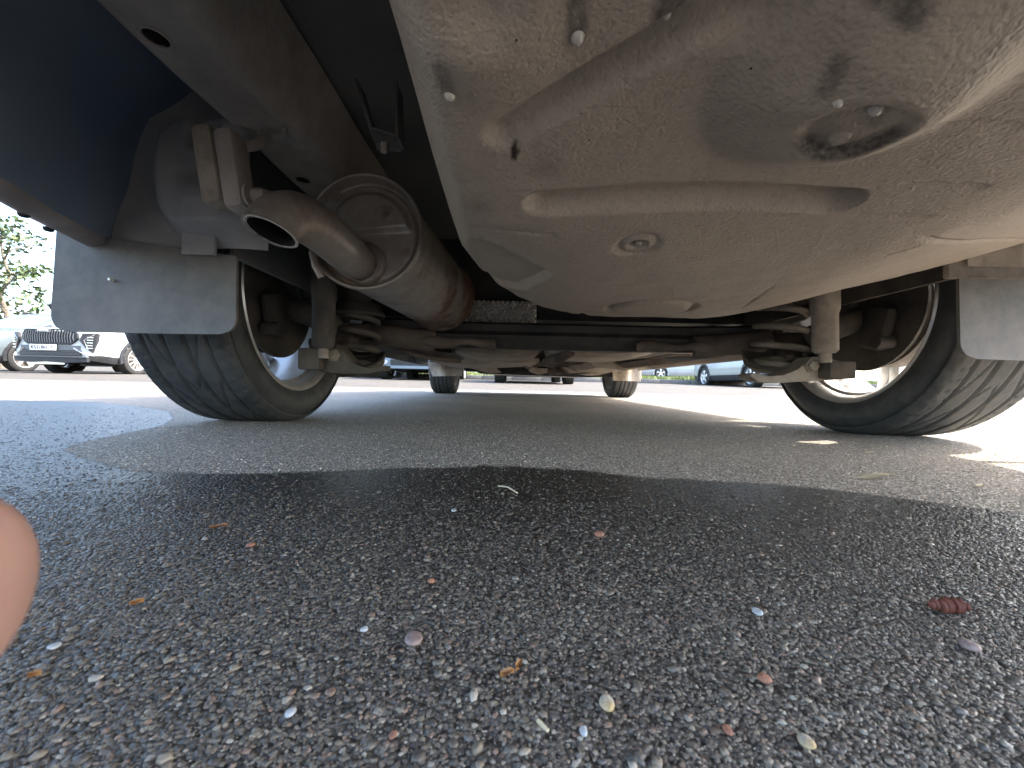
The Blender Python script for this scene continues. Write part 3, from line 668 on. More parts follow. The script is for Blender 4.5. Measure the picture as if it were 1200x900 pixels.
# tail pipe
pp = [at(423, 310, .69), at(411, 300, .655), at(394, 285, .61), at(376, 270, .575), at(360, 259, .55), at(345, 254, .53), at(331, 256, .513), at(320, 265, .50), at(313, 278, .49), at(308, 295, .486)]
PR = .031
def smooth_path(P, k=6):
    Q = []
    n = len(P)
    for i in range(n-1):
        p0, p1, p2, p3 = P[max(i-1, 0)], P[i], P[i+1], P[min(i+2, n-1)]
        for j in range(k):
            t = j/k; Q.append(.5*((2*p1)+(-p0+p2)*t+(2*p0-5*p1+4*p2-p3)*t*t+(-p0+3*p1-3*p2+p3)*t**3))
    Q.append(P[-1]); return Q
sp_ = smooth_path(pp, 5)
def pipe_obj(path, r, n, cutn, cutp, thick, name, parent):
    """tube cut off along a plane, with wall thickness"""
    vs = []; up = None; npt = len(path)
    for ring_r in (r, r-thick):
        up = Vector((0, 0, 1))
        for i, p in enumerate(path):
            d = (path[min(i+1, npt-1)]-path[max(i-1, 0)]).normalized(); up = (up-d*up.dot(d)).normalized(); s_ = d.cross(up)
            for k in range(n):
                a = 2*math.pi*k/n; q = p+(up*math.cos(a)+s_*math.sin(a))*ring_r
                dd = (q-cutp).dot(cutn)
                if dd > 0 and i > npt*0.45: q = q-cutn*dd
                vs.append(q)
    fs = []; mi = []
    for s_ in range(2):
        o_ = s_*npt*n
        for i in range(npt-1):
            for k in range(n):
                q = (o_+i*n+k, o_+i*n+(k+1) % n, o_+(i+1)*n+(k+1) % n, o_+(i+1)*n+k); fs.append(q if s_ == 0 else q[::-1]); mi.append(0 if s_ == 0 else 1)
    for k in range(n):
        a = (npt-1)*n+k; b = (npt-1)*n+(k+1) % n; fs.append((a, b, b+npt*n, a+npt*n)); mi.append(2)
    me = bpy.data.meshes.new(name); me.from_pydata(vs, [], fs)
    for m_ in ('muffler_steel', 'soot_shade_black', 'bright_edge'): me.materials.append(MATS[m_])
    me.polygons.foreach_set('material_index', mi); me.polygons.foreach_set('use_smooth', [True]*len(fs)); me.set_sharp_from_angle(angle=R(60))
    return link(name, me, parent)
cp = at(318, 271, .49)
tail = pipe_obj(sp_, PR*.98, 28, Vector((-.22, -.26, -.94)).normalized(), cp, .0035, 'tail_pipe', muf)
MB().lathe([(-.006, PR*1.0), (-.003, PR*1.08), (.006, PR*1.12), (.014, PR*1.2)], at(427, 308, .675), 'Y', 32).build('pipe_collar', 'muffler_steel', tail)
# strap of the muffler and second lower pipe stub
mb = MB()
st0 = at(367, 305, .655); st1 = at(372, 326, .66)
MB().tube([at(366, 296, .66), at(370, 312, .655), at(377, 325, .66)], .006, 8).build('hanger_stub', 'muffler_steel', muf)
MB().tube([at(395, 225, .66), at(388, 236, .655)], .006, 8).build('hanger_stub', 'muffler_steel', muf)
# exhaust hanger (rubber block) and its rods
hc = at(262, 198, .52)
rot = Matrix.Rotation(R(-10), 3, 'Y')
hg = MB().box(hc+Vector((-.012, 0, 0)), (.026, .035, .098), rot, .008).build('exhaust_hanger', 'dusty_steel', car)
MB().box(hc+Vector((.014, .002, -.004)), (.025, .037, .100), rot, .008).build('rubber_block', 'rail_metal', hg)
MB().tube([at(277, 172, .53), at(297, 170, .55), at(312, 160, .58)], .0075, 12).build('hanger_rod', 'rail_metal', hg)
MB().tube([at(288, 229, .52), at(305, 229, .52), at(330, 238, .55)], [.0095]*3, 12).build('hanger_rod', 'rail_metal', hg)
MB().tube([at(291, 229, .515), at(294, 229, .515)], .0135, 14).build('collar', 'rail_metal', hg)

# --- wheels
def tyre_mesh(R_, wd, rimr, na, tread=True, name='tyre'):
    """axis X, centre origin; inner side +x"""
    hw = wd/2
    prof = []
    sh = R_-rimr
    for t in np.linspace(0, 1, 15):      # inner sidewall: from rim out to shoulder
        r = rimr+sh*.84*t; x = hw*(.86+.16*math.sin(math.pi*min(1, t*1.02))**.8) if t > 0 else hw*.84
        prof.append((x, r, 0))
    s = np.linspace(1, -1, 69)
    for q in s:
        x = q*hw*.97; r = R_-.0045*q*q-(R_*.045)*max(0, abs(q)-.82)**2/.0324*.9
        prof.append((x, r, 1))
    for t in np.linspace(1, 0, 15):
        r = rimr+sh*.84*t; x = -hw*(.86+.16*math.sin(math.pi*min(1, t*1.02))**.8) if t > 0 else -hw*.84
        prof.append((x, r, 0))
    px_ = np.array([p[0] for p in prof]); pr_ = np.array([p[1] for p in prof]); tr = np.array([p[2] for p in prof])
    A = np.linspace(0, 2*math.pi, na+1); RR = np.repeat(pr_[:, None], na+1, 1); AA = np.repeat(A[None], len(pr_), 0); XX = np.repeat(px_[:, None], na+1, 1)
    if tread:
        s_ = XX/hw; g = np.zeros_like(RR)
        for c_, w__ in ((-.56, .028), (-.18, .034), (.20, .034), (.58, .028)): g = np.maximum(g, 1-sm((np.abs(s_-c_)-w__*.6)/(w__*.7)))
        nT = 15
        ph = AA*nT/(2*math.pi)+2.6*np.abs(s_)**1.2
        fr = np.abs((ph % 1)-.5)
        side = (np.abs(s_) > .62)
        g = np.maximum(g, .8*(1-sm((fr-.018)/.03))*(np.abs(s_) < .56)*(np.abs(s_) > .05))
        ph2 = AA*nT*5/(2*math.pi)+1.2*s_; fr2 = np.abs((ph2 % 1)-.5)
        g = np.maximum(g, .5*(1-sm((fr2-.03)/.05))*side*(np.abs(s_) < .96))
        g *= (tr[:, None] == 1)
        RR = RR-.0048*g
    else:
        s_ = XX/hw; g = np.zeros_like(RR)
        for c_ in (-.5, -.17, .17, .5): g = np.maximum(g, 1-sm((np.abs(s_-c_)-.03)/.04))
        RR = RR-.007*g*(tr[:, None] == 1)
    # flattened contact patch
    Yw = RR*np.cos(AA); Zw = RR*np.sin(AA)
    Zw = np.maximum(Zw, -R_+.0035)
    me = None
    o = np_grid(name, XX, Yw, Zw, 'rubber', None, recentre=False)
    me = o.data; bpy.data.objects.remove(o); return me
def rim_barrel(mb, rimr, hw):
    mb.lathe([(hw*.86, rimr*1.012), (hw*.90, rimr*1.015), (hw*.93, rimr*1.0), (hw*.91, rimr*.985), (hw*.86, rimr*.965), (hw*.80, rimr*.945), (hw*.62, rimr*.93), (hw*.55, rimr*.90), (hw*.2, rimr*.87),
              (-hw*.3, rimr*.88), (-hw*.6, rimr*.93), (-hw*.8, rimr*.96), (-hw*.9, rimr*1.0), (-hw*.93, rimr*1.01), (-hw*.86, rimr*1.015)], (0, 0, 0), 'X', 96)
def spokes(mb, rimr, hw, n=5, wdt=.036):
    for k in range(n):
        a = 2*math.pi*(k+.25)/n; rot = Matrix.Rotation(a, 3, 'X')
        for dx_ in (-.16, .16):
            rr_ = Matrix.Rotation(a+dx_*.55, 3, 'X')
            c = rr_ @ Vector((-hw*.62, 0, rimr*.56))
            mb.box(c, (.022, wdt*.62, rimr*.80), rr_ @ Matrix.Rotation(R(-5), 3, 'Y'), .005)
    mb.lathe([(-hw*.80, .001), (-hw*.80, rimr*.2), (-hw*.72, rimr*.29), (-hw*.4, rimr*.29), (-hw*.35, .001)], (0, 0, 0), 'X', 32)
RW, TW, RIMR = .300, .200, .222
ty_me = tyre_mesh(RW, TW, RIMR, 420)
WL = Vector((-.605, 1.01, RW-.003)); WR = Vector((.89, 1.01, RW-.003))
def rear_wheel(c, flip, label):
    w_ = bpy.data.objects.new('rear_wheel', None); C.objects.link(w_); w_.parent = car
    w_.location = c-Vector(car['_w']); w_['_w'] = (0., 0., 0.); w_['label'] = label
    if flip: w_.rotation_euler = (0, 0, math.pi)
    o = bpy.data.objects.new('tyre', ty_me); C.objects.link(o); o.parent = w_
    mb = MB(); rim_barrel(mb, RIMR, TW/2); mb.build('rim', 'rim_metal', w_, ang=30)
    mb = MB(); spokes(mb, RIMR, TW/2, 7, .046); mb.build('spokes', 'rim_bright', w_)
    mb = MB(); mb.lathe([(-.045, .001), (-.045, .135), (.005, .135), (.005, .128), (.012, .120), (.014, .060), (.040, .055), (.045, .001)], (0, 0, 0), 'X', 64)
    mb.build('brake_drum', 'hub_iron', w_)
    return w_
wl = rear_wheel(WL, False, 'left rear wheel with wide treaded tyre'); wr_o = rear_wheel(WR, True, 'right rear wheel, its rim lit from outside')
# dark backing and caliper shape inside the wheels, brake hose
def wheel_iron(sg, c):
    ix = c.x+sg*.06
    mb = MB()
    mb.lathe([(0, .001), (0, .148), (.006*sg, .156), (.012*sg, .156), (.014*sg, .001)], (c.x+sg*.028, c.y, c.z+.01), 'X', 48)
    mb.build('backing_plate', 'hub_iron', car)
    cb = MB().box((c.x+sg*.062, c.y-.06, c.z-.05), (.03, .07, .10), Matrix.Rotation(R(15), 3, 'X'), .014).build('caliper', 'brake_iron', car)
    MB().tube([Vector((c.x+sg*.085, c.y-.085, c.z-.085)), Vector((c.x+sg*.05, c.y-.085, c.z-.085))], .014, 14).build('caliper_piston', 'brake_iron', cb)
    MB().box((c.x+sg*.075, c.y-.02, c.z+.035), (.03, .11, .045), Matrix.Rotation(R(-35), 3, 'X'), .014).build('knuckle', 'brake_iron', car)
    P = smooth_path([Vector((c.x+sg*.05, c.y, c.z-.02)), Vector((c.x+sg*.14, c.y-.03, c.z-.05)), Vector((c.x+sg*.17, c.y, c.z-.07))], 5)
    MB().tube(P, .028, 14).build('stub_axle', 'hub_iron', car)
wheel_iron(1, WL); wheel_iron(-1, WR)

# mud flaps
def flap(cs, y, lab, m_='flap_rubber', top_bend=.0):
    """cs: four px corners TL TR BR BL"""
    P = [at(a, b, y) for a, b in cs]
    n = 26; Xf = np.zeros((n, n)); Yf = Xf.copy(); Zf = Xf.copy(); r_ = .10
    for i in range(n):
        for j in range(n):
            u, v = i/(n-1), j/(n-1)
            # rounded lower corners
            uu = u; e_ = 1.0
            if v > .80:
                q_ = (v-.80)/.20; ins = .085*(1-math.sqrt(max(0, 1-q_*q_))); uu = ins+(1-2*ins)*u
            p = P[0].lerp(P[1], uu).lerp(P[3].lerp(P[2], uu), v)
            Xf[i, j] = p.x; Zf[i, j] = p.z; Yf[i, j] = y+.006*math.sin(u*3.1)*v
    mb = MB(); vs = [(Xf[i, j], Yf[i, j], Zf[i, j]) for i in range(n) for j in range(n)]
    vb = [(x, yy+.005, z) for x, yy, z in vs]
    mb.grid(vs, n, n); mb.grid(vb, n, n, True)
    N2 = n*n; edge = [(i, 0) for i in range(n)]+[(n-1, j) for j in range(1, n)]+[(i, n-1) for i in range(n-2, -1, -1)]+[(0, j) for j in range(n-2, 0, -1)]
    fs = []
    for a, b in zip(edge, edge[1:]+edge[:1]):
        ia, ib = a[0]*n+a[1], b[0]*n+b[1]; fs.append((ia, ib, ib+N2, ia+N2))
    base = 0; mb.f += fs; mb.m += [0]*len(fs)
    f_ = mb.build('mud_flap', m_, car, weld=.00001, label=lab)
    # raised border bead
    bd = [Vector((Xf[a], Yf[a]-.0015, Zf[a])) for a in [(n-2, j) for j in range(2, n-2)]+[(i, n-2) for i in range(n-2, 1, -1)]+[(1, j) for j in range(n-2, 2, -1)]]
    return f_, (Xf, Yf, Zf)
fl, _ = flap([(66, 270), (277, 300), (276, 392), (58, 388)], .635, 'left rear mud flap, wide and grey with one screw')
sc = at(131, 328, .633)
MB().lathe([(-.005, .0001), (-.005, .002), (-.001, .0026), (.002, .0026)], sc, 'Y', 10).build('screw', 'bright_edge', fl)
fr_, _ = flap([(1124, 326), (1345, 331), (1345, 426), (1126, 420)], .64, 'right rear mud flap, dusty grey')
p = at(1165, 305, .66)
mb = MB(); mb.box((at(1195, 0, .66).x, .668, p.z+.005), (.20, .012, .068), None, .004); mb.build('flap_bracket', 'dusty_steel', car)

# shock absorbers, springs, spring seats, arms
def shock(cs, y, r_, lab=None):
    (tx, ty_), (bx, by) = cs; a = at(tx, ty_, y); b = at(bx, by, y-.01); d = b-a
    q = lambda t: a+d*t
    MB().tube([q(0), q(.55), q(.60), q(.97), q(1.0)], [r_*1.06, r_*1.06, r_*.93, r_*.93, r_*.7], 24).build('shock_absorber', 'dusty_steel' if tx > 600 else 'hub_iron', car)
    MB().tube([b, b+d.normalized()*.02], r_*.45, 12).build('shock_rod', 'dusty_steel', car)
shock(((966, 300), (967, 414)), .88, .0255); shock(((381, 270), (379, 409)), .88, .0245)
def spring(c_top, c_bot, y, r_, turns, wire, nm='coil_spring', m_='dusty_steel'):
    a = at(*c_top, y); b = at(*c_bot, y); P = []
    n = int(turns*24)
    for i in range(n+1):
        t = i/n; an = t*turns*2*math.pi+.5; p = a.lerp(b, t); rr = r_*(.82+.18*math.sin(min(1, t*1.6)*math.pi/2)); P.append(p+Vector((rr*math.cos(an), rr*math.sin(an), 0)))
    MB().tube(P, wire, 10).build(nm, m_, car)
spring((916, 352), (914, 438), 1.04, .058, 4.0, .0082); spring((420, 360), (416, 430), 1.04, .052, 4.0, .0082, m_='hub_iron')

def seat(sg, cx_px, y, holes):
    """bowl shaped spring seat at the end of the trailing arm, with drain holes. sg=+1: arm goes to +x (right side)"""
    c = at(cx_px, 424, y); n_a, n_r = 64, 18
    Xs = np.zeros((n_r, n_a+1)); Ys = Xs.copy(); Zs = Xs.copy(); keep = np.ones_like(Xs, bool)
    for i in range(n_r):
        for j in range(n_a+1):
            t = i/(n_r-1); a = 2*math.pi*j/n_a
            r_ = .030+.052*sm(t*1.3)*1.0; z = -.028+.055*max(0, t-.35)/.65
            camz = max(0, math.cos(a-(math.radians(237) if sg > 0 else math.radians(290))))
            z -= .048*camz*max(0, t-.35)/.65
            z += .04*max(0, math.cos(a)*sg)*max(0, t-.4)      # taller towards the arm
            Xs[i, j] = c.x+r_*math.cos(a)*1.05; Ys[i, j] = c.y+r_*math.sin(a); Zs[i, j] = c.z+z
    mb = MB(); vs = [(Xs[i, j], Ys[i, j], Zs[i, j]) for i in range(n_r) for j in range(n_a+1)]
    fs = []
    for i in range(n_r-1):
        for j in range(n_a):
            t = (i+.5)/(n_r-1); a = math.degrees(2*math.pi*(j+.5)/n_a) % 360
            if any((abs(((a-ha+180) % 360)-180)/wa)**2+((t-ht)/wt)**2 < 1 for ha, ht, wa, wt in holes): continue
            fs.append((i*(n_a+1)+j, (i+1)*(n_a+1)+j, (i+1)*(n_a+1)+j+1, i*(n_a+1)+j+1))
    mb.add(vs, fs)
    rim = [Vector((Xs[-1, j], Ys[-1, j], Zs[-1, j])) for j in range(n_a+1)]; mb.tube(rim, .0035, 6, False)
    mb.lathe([(-.028, .031), (-.036, .026), (-.036, .001)], c, 'Z', 32)
    return mb.build('spring_seat', 'hub_iron', car, weld=.0001), c
hs = [(255, .62, 9, .13), (75, .50, 10, .14), (80, .8, 8, .1)]
s1, c1 = seat(1, 917, 1.02, [(60, .60, 11, .15)])
s2, c2 = seat(-1, 408, 1.02, [(120, .62, 9, .11), (108, .85, 5, .07), (132, .42, 9, .07), (78, .55, 6, .13)])
def arm_plate(P, y, th, name='arm_bracket', m_='dusty_steel'):
    mb = MB(); mb.prism([at(a, b, y) for a, b in P], (0, th, 0)); return mb.build(name, m_, car, smooth=False)
# arm from the seat under the shock: curved lower cradle
br1 = arm_plate([(883, 437), (900, 441), (918, 440), (935, 433), (946, 424), (952, 418), (966, 419), (991, 425), (991, 444), (966, 446), (940, 447), (910, 449), (888, 447), (879, 440)], .90, .05)
br1b = MB().box(at(980, 434, .885), (.055, .04, .036), None, .004).build('shock_mount', 'hub_iron', br1)
MB().lathe([(-.008, .0001), (-.008, .010), (-.006, .0115), (.0, .0115), (.0, .015), (.004, .015)], at(952, 429, .895), 'Y', 6).build('bolt', 'dusty_steel', br1, smooth=False)
br2 = arm_plate([(354, 410), (378, 407), (396, 404), (402, 412), (412, 424), (424, 430), (440, 432), (450, 428), (449, 434), (430, 438), (400, 438), (378, 435), (354, 431)], .90, .05, m_='hub_iron')
MB().lathe([(-.008, .0001), (-.008, .010), (-.006, .0115), (.0, .0115), (.0, .015), (.004, .015)], at(390, 416, .895), 'Y', 6).build('bolt', 'dusty_steel', br2, smooth=False)
MB().box(at(366, 421, .885), (.044, .04, .045), None, .004).build('shock_mount', 'hub_iron', br2)
# upper seats of the springs, tubes along the left
MB().lathe([(0, .001), (0, .05), (-.012, .062), (-.006, .066), (.02, .05)], at(420, 366, 1.04), 'Z', 40).build('upper_spring_seat', 'hub_iron', car)
MB().lathe([(0, .001), (0, .05), (-.012, .062), (-.006, .066), (.02, .05)], at(916, 350, 1.04), 'Z', 40).build('upper_spring_seat', 'hub_iron', car)
# torsion beam: black channel with dusty lower flange
zt_, zb_ = at(640, 378, 1.16).z, at(640, 408, 1.16).z
bx0, bx1 = -.40, .68
secs = []
for i in range(61):
    x = bx0+(bx1-bx0)*i/60; e_ = abs(x-XC)/.54
    up_ = .010*sm((e_-.6)/.4); yb = 1.17-.05*sm((e_-.55)/.45)
    z0, z1 = zb_-.003+.012*float(sm((e_-.75)/.25)), zt_+.0
    wob = .0015*math.sin(x*30)
    secs.append([(x, yb+.10, z1+.01), (x, yb+.02, z1+.002), (x, yb, z1-.006), (x, yb+.006+wob, (z0+z1)/2+.012), (x, yb-.004+wob, (z0+z1)/2), (x, yb, z0+.008), (x, yb+.008, z0), (x, yb+.09, z0+.004)])
mb = MB(); mb.grid([v for s_ in secs for v in s_], 61, 8)
beam = mb.build('torsion_beam', 'black_beam', car, recalc=False)
mb = MB()
for xa, xb in ((bx0, -.05), (.34, bx1)):
    P = [Vector((xa+(xb-xa)*k/20, 1.145-.02*math.sin(k/20*3.14), zb_+.008+.003*math.sin(k*.9))) for k in range(21)]
    MB().tube(P, [.013+.004*math.sin(k*.7) for k in range(21)], 10).build('beam_gusset', 'old_rust', beam)
# trailing arms and brake lines
for sg, c in ((1, WL), (-1, WR)):
    x0 = c.x+sg*.17
    P = smooth_path([Vector((x0+sg*.0, 1.03, .21)), Vector((x0+sg*.02, 1.25, .235)), Vector((x0+sg*.03, 1.50, .27))], 8)
    MB().tube(P, [.034]*len(P), 14).build('trailing_arm', 'old_rust', car)
    P = smooth_path([Vector((x0+sg*.03, 1.13, .235)), Vector((x0+sg*.12, 1.13, .22)), Vector((x0+sg*.22, 1.15, .215))], 6)
    MB().tube(P, [.03]*len(P), 12).build('beam_end', 'old_rust', beam)
MB().tube(smooth_path([at(780, 421, 1.2), at(820, 419, 1.18), at(858, 414, 1.15), at(885, 408, 1.12)], 6), .0055, 8).build('brake_line', 'cavity_metal', car)
MB().tube(smooth_path([at(440, 398, 1.2), at(470, 410, 1.22), at(500, 419, 1.25), at(540, 423, 1.3)], 6), .006, 8).build('brake_line', 'old_rust', car)
MB().tube(smooth_path([at(340, 312, .96), at(352, 313, .96), at(356, 320, .96), at(353, 345, .96), at(362, 352, .96)], 6), .003, 8).build('brake_hose', 'soot_shade_black', car)
MB().tube(smooth_path([at(392, 400, .93), at(372, 360, .95), at(365, 330, .97)], 6), .004, 8).build('handbrake_cable', 'soot_shade_black', car)
# pale strip of inner arch seen between left wheel and tail pipe
mb = MB(); mb.prism([at(322, 286, .98), at(345, 300, .98), at(362, 345, .98), at(352, 350, .98), at(338, 325, .98)], (0, .004, 0)); mb.build('inner_arch_panel', 'trim_grey', car, smooth=False)
# inner wheel arch shells (dark) over both rear wheels
for sg, c in ((1, WL), (-1, WR)):
    mb = MB(); mb.lathe([(-.13*sg, .352), (.11*sg, .352), (.125*sg, .345), (.13*sg, .30)], c, 'X', 48, R(8), R(172)); mb.build('wheel_arch', 'cavity_metal', car)
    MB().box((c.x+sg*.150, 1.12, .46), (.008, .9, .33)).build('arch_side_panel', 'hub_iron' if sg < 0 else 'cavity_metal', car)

# heat foil with dimples above the beam
f0, f1 = at(548, 360, 1.30), at(640, 380, 1.28)
nx_, ny_ = 260, 60; xs_ = np.linspace(f0.x-.02, f1.x-.03, nx_); zs_ = np.linspace(f1.z-.01, f0.z+.02, ny_); Xf, Zf = np.meshgrid(xs_, zs_, indexing='ij')
Yf = 1.275+.20*(Zf-zs_[0])-.006*np.sin(Xf*2*math.pi/.015)*np.sin(Zf*2*math.pi/.018)
np_grid('heat_shield', Xf, Yf, Zf, 'heat_foil', car)

# floor of the cabin, tank, exhaust, engine bay underside
MB().box((XC, 2.6, .315), (1.62, 2.55, .02)).build('cabin_floor', 'dark_floor', car)
MB().box((XC, 1.34, .44), (1.40, .02, .26)).build('heel_panel', 'dark_floor', car)
def blob(name, x0, x1, y0, y1, z0, z1, m_, bev=.03):
    return MB().box(((x0+x1)/2, (y0+y1)/2, (z0+z1)/2), (x1-x0, y1-y0, z1-z0), None, bev).build(name, m_, car)
a = at(532, 407, 1.75); b = at(630, 421, 1.75)
P = [Vector(((a.x+b.x)/2, 1.62, b.z+.036)), Vector(((a.x+b.x)/2, 1.66, b.z+.036)), Vector(((a.x+b.x)/2, 2.1, b.z+.04)), Vector(((a.x+b.x)/2, 2.15, b.z+.04))]
mb = MB(); nn = 40; vs = []
for p_, k in zip(P, (.7, 1, 1, .6)):
    for j in range(nn):
        an = 2*math.pi*j/nn; vs.append((p_.x+.185*k*abs(math.cos(an))**.8*math.copysign(1, math.cos(an)), p_.y, p_.z+.036*k*abs(math.sin(an))**.8*math.copysign(1, math.sin(an))))
fs = [(i*nn+k, i*nn+(k+1) % nn, (i+1)*nn+(k+1) % nn, (i+1)*nn+k) for i in range(3) for k in range(nn)]+[tuple(range(nn))]
mb.add(vs, fs); mb.build('centre_muffler', 'tan_plastic', car)
a = at(642, 408, 1.6); b = at(765, 421, 1.6)
mb = MB(); vs = []
cxk = (a.x+b.x)/2; hwk = (b.x-a.x)/2
for yk, k in ((1.48, .75), (1.55, .97), (1.8, 1), (2.0, .9)):
    for j in range(nn):
        an = 2*math.pi*j/nn; vs.append((cxk+hwk*k*abs(math.cos(an))**.6*math.copysign(1, math.cos(an)), yk, b.z+.045+.045*k*abs(math.sin(an))**.7*math.copysign(1, math.sin(an))))
mb.add(vs, fs); mb.build('fuel_tank', 'tan_plastic', car)
MB().tube(smooth_path([Vector((-.04, 1.5, .27)), Vector((.02, 2.1, .24)), Vector((.10, 2.8, .23)), Vector((.2, 3.5, .22))], 6), .028, 14).build('exhaust_pipe', 'old_rust', car)
MB().tube(smooth_path([at(668, 412, 1.5), at(655, 420, 1.6), at(640, 424, 1.8)], 6), .02, 12).build('exhaust_pipe', 'old_rust', car)
# pale skid trays and angular guards farther forward
def guard(pts, y, yb, m_='tan_plastic', name='splash_guard', th=.01):
    f_ = [at(a, b, y) for a, b in pts]; b_ = [Vector((p.x*1.0, yb, p.z+.005)) for p in f_]
    mb = MB(); n = len(f_); mb.add(f_+b_, [tuple(range(n)), tuple(range(n, 2*n))[::-1]]+[(i, (i+1) % n, n+(i+1) % n, n+i) for i in range(n)]); return mb.build(name, m_, car, smooth=False)
guard([(492, 415), (540, 419), (632, 420), (632, 424), (560, 427), (512, 426)], 2.0, 2.7)
guard([(540, 424), (575, 426), (586, 436), (572, 437), (545, 430)], 2.7, 3.0)
guard([(560, 425), (600, 426), (600, 429), (575, 431)], 2.9, 3.2)
guard([(612, 427), (650, 430), (690, 426), (690, 421), (640, 424), (612, 422)], 2.4, 2.6, 'old_rust')
guard([(618, 430), (642, 432), (641, 437), (632, 439), (622, 436)], 2.9, 3.1)
guard([(660, 430), (700, 432), (700, 436), (668, 437)], 2.9, 3.3)
guard([(688, 438), (715, 430), (728, 433), (700, 440)], 2.9, 3.3)
guard([(690, 424), (760, 420), (800, 421), (768, 428), (735, 434), (700, 431)], 2.2, 3.1)
guard([(760, 421), (830, 413), (850, 418), (800, 424), (770, 428)], 1.7, 2.2, 'old_rust')
guard([(560, 437), (600, 439), (690, 442), (740, 441), (740, 430), (560, 428)], 3.5, 4.3, 'trim_black', 'engine_undertray')
guard([(575, 429), (612, 431), (612, 436), (590, 438), (570, 435)], 3.05, 3.3, 'dark_floor', 'gearbox')
guard([(645, 428), (690, 431), (688, 437), (650, 440), (640, 436)], 3.1, 3.4, 'hub_iron', 'oil_sump')
guard([(470, 404), (530, 408), (530, 414), (480, 409)], 1.6, 1.7, 'dark_floor', 'floor_brace')
guard([(455, 400), (490, 405), (540, 420), (520, 424), (470, 414), (446, 404)], 1.45, 1.6, 'old_rust', 'trailing_arm_guard')
blob('front_crossmember', XC-.55, XC+.55, 3.35, 3.5, .19, .25, 'dark_floor', .015)
for k in range(9):
    x = XC-.5+k*.12+random.uniform(-.03, .03); 
    MB().lathe([(-.006, .001), (-.006, .012), (.0, .014), (.006, .014)], (x, 2.6+random.random()*1.0, .232+random.random()*.03), 'Z', 6).build('bolt', 'old_rust', car, smooth=False)

# --- front wheels with grey flaps
ft_me = tyre_mesh(RW, .20, RIMR, 160, False, 'front_tyre')
for px, sg, lab in ((522, 1, 'left front wheel under a dirty pale mud flap'), (725.5, -1, 'right front wheel under a dirty pale mud flap')):
    yw = 3.66; c = at(px, 450, yw); c.z = RW-.003
    w_ = bpy.data.objects.new('front_wheel', None); C.objects.link(w_); w_.parent = car; w_['_w'] = (0., 0., 0.); w_['label'] = lab
    w_.location = c-Vector(car['_w']); 
    if sg < 0: w_.rotation_euler = (0, 0, math.pi)
    o = bpy.data.objects.new('tyre', ft_me); C.objects.link(o); o.parent = w_
    mb = MB(); rim_barrel(mb, RIMR, .1); mb.build('rim', 'rim_metal', w_)
    mb = MB(); spokes(mb, RIMR, .1, 5); mb.build('spokes', 'rim_bright', w_)
    MB().lathe([(-.03, .001), (-.03, .13), (.02, .13), (.03, .05), (.06, .05), (.06, .001)], (0, 0, 0), 'X', 32).build('brake_disc', 'hub_iron', w_)
    off = 0 if sg > 0 else 214-0
    cs = [(500, 424), (542, 427), (541, 440.5), (506, 441)] if sg > 0 else [(718, 428), (753, 429), (752, 447), (720, 446)]
    P = [at(a, b, 3.28) for a, b in cs]; n = 14
    vs = []
    for i in range(n):
        for j in range(8):
            u, v = i/(n-1), j/7; p_ = P[0].lerp(P[1], u).lerp(P[3].lerp(P[2], u), v); p_.y += .025*math.sin(u*11)*.5+.03*(2*u-1)**2; vs.append(p_)
    mb = MB(); mb.grid(vs, n, 8); mb.grid([v+Vector((0, .006, 0)) for v in vs], n, 8, True); mb.build('front_mud_flap', 'tan_plastic', car)

# ------------------------------------------------------------------ OTHER CARS
def wheel_small(root, c, r_, wd, out_sign, rim_m='rim_bright', n_sp=5, dark=True):
    """axis x; outer side towards out_sign"""
    w_ = bpy.data.objects.new('wheel', None); C.objects.link(w_); w_.parent = root; w_.location = c; w_['_w'] = (0., 0., 0.)
    s_ = out_sign; h = wd/2; rr = r_*.68
    mb = MB(); mb.lathe([(h*.8*s_, rr), (h*s_, rr*1.15), (h*s_, r_*.9), (h*.85*s_, r_*.98), (h*.5*s_, r_), (h*.35*s_, r_*.985), (0, r_), (-h*.5*s_, r_), (-h*.85*s_, r_*.98), (-h*s_, r_*.9), (-h*s_, rr)], (0, 0, 0), 'X', 40)
    mb.build('tyre', 'tyre_black', w_)
    mb = MB(); mb.lathe([(h*.85*s_, rr*1.02), (h*.92*s_, rr), (h*.8*s_, rr*.93), (h*.2*s_, rr*.88), (-h*.8*s_, rr*.9)], (0, 0, 0), 'X', 40)
    for k in range(n_sp):
        a = 2*math.pi*k/n_sp; rot = Matrix.Rotation(a, 3, 'X'); wsp = rr*(1.5/n_sp if n_sp < 8 else 1.0/n_sp)
        mb.box(rot @ Vector((h*.78*s_, 0, rr*.52)), (.02, wsp, rr*.9), rot, .003)
    mb.lathe([(h*.88*s_, .001), (h*.88*s_, rr*.2), (h*.6*s_, rr*.24)], (0, 0, 0), 'X', 20)
    mb.build('rim', rim_m, w_)
    MB().lathe([(h*.35*s_, .001), (h*.35*s_, rr*.86)], (0, 0, 0), 'X', 24).build('brake_disc', 'hub_iron', w_)
    return w_
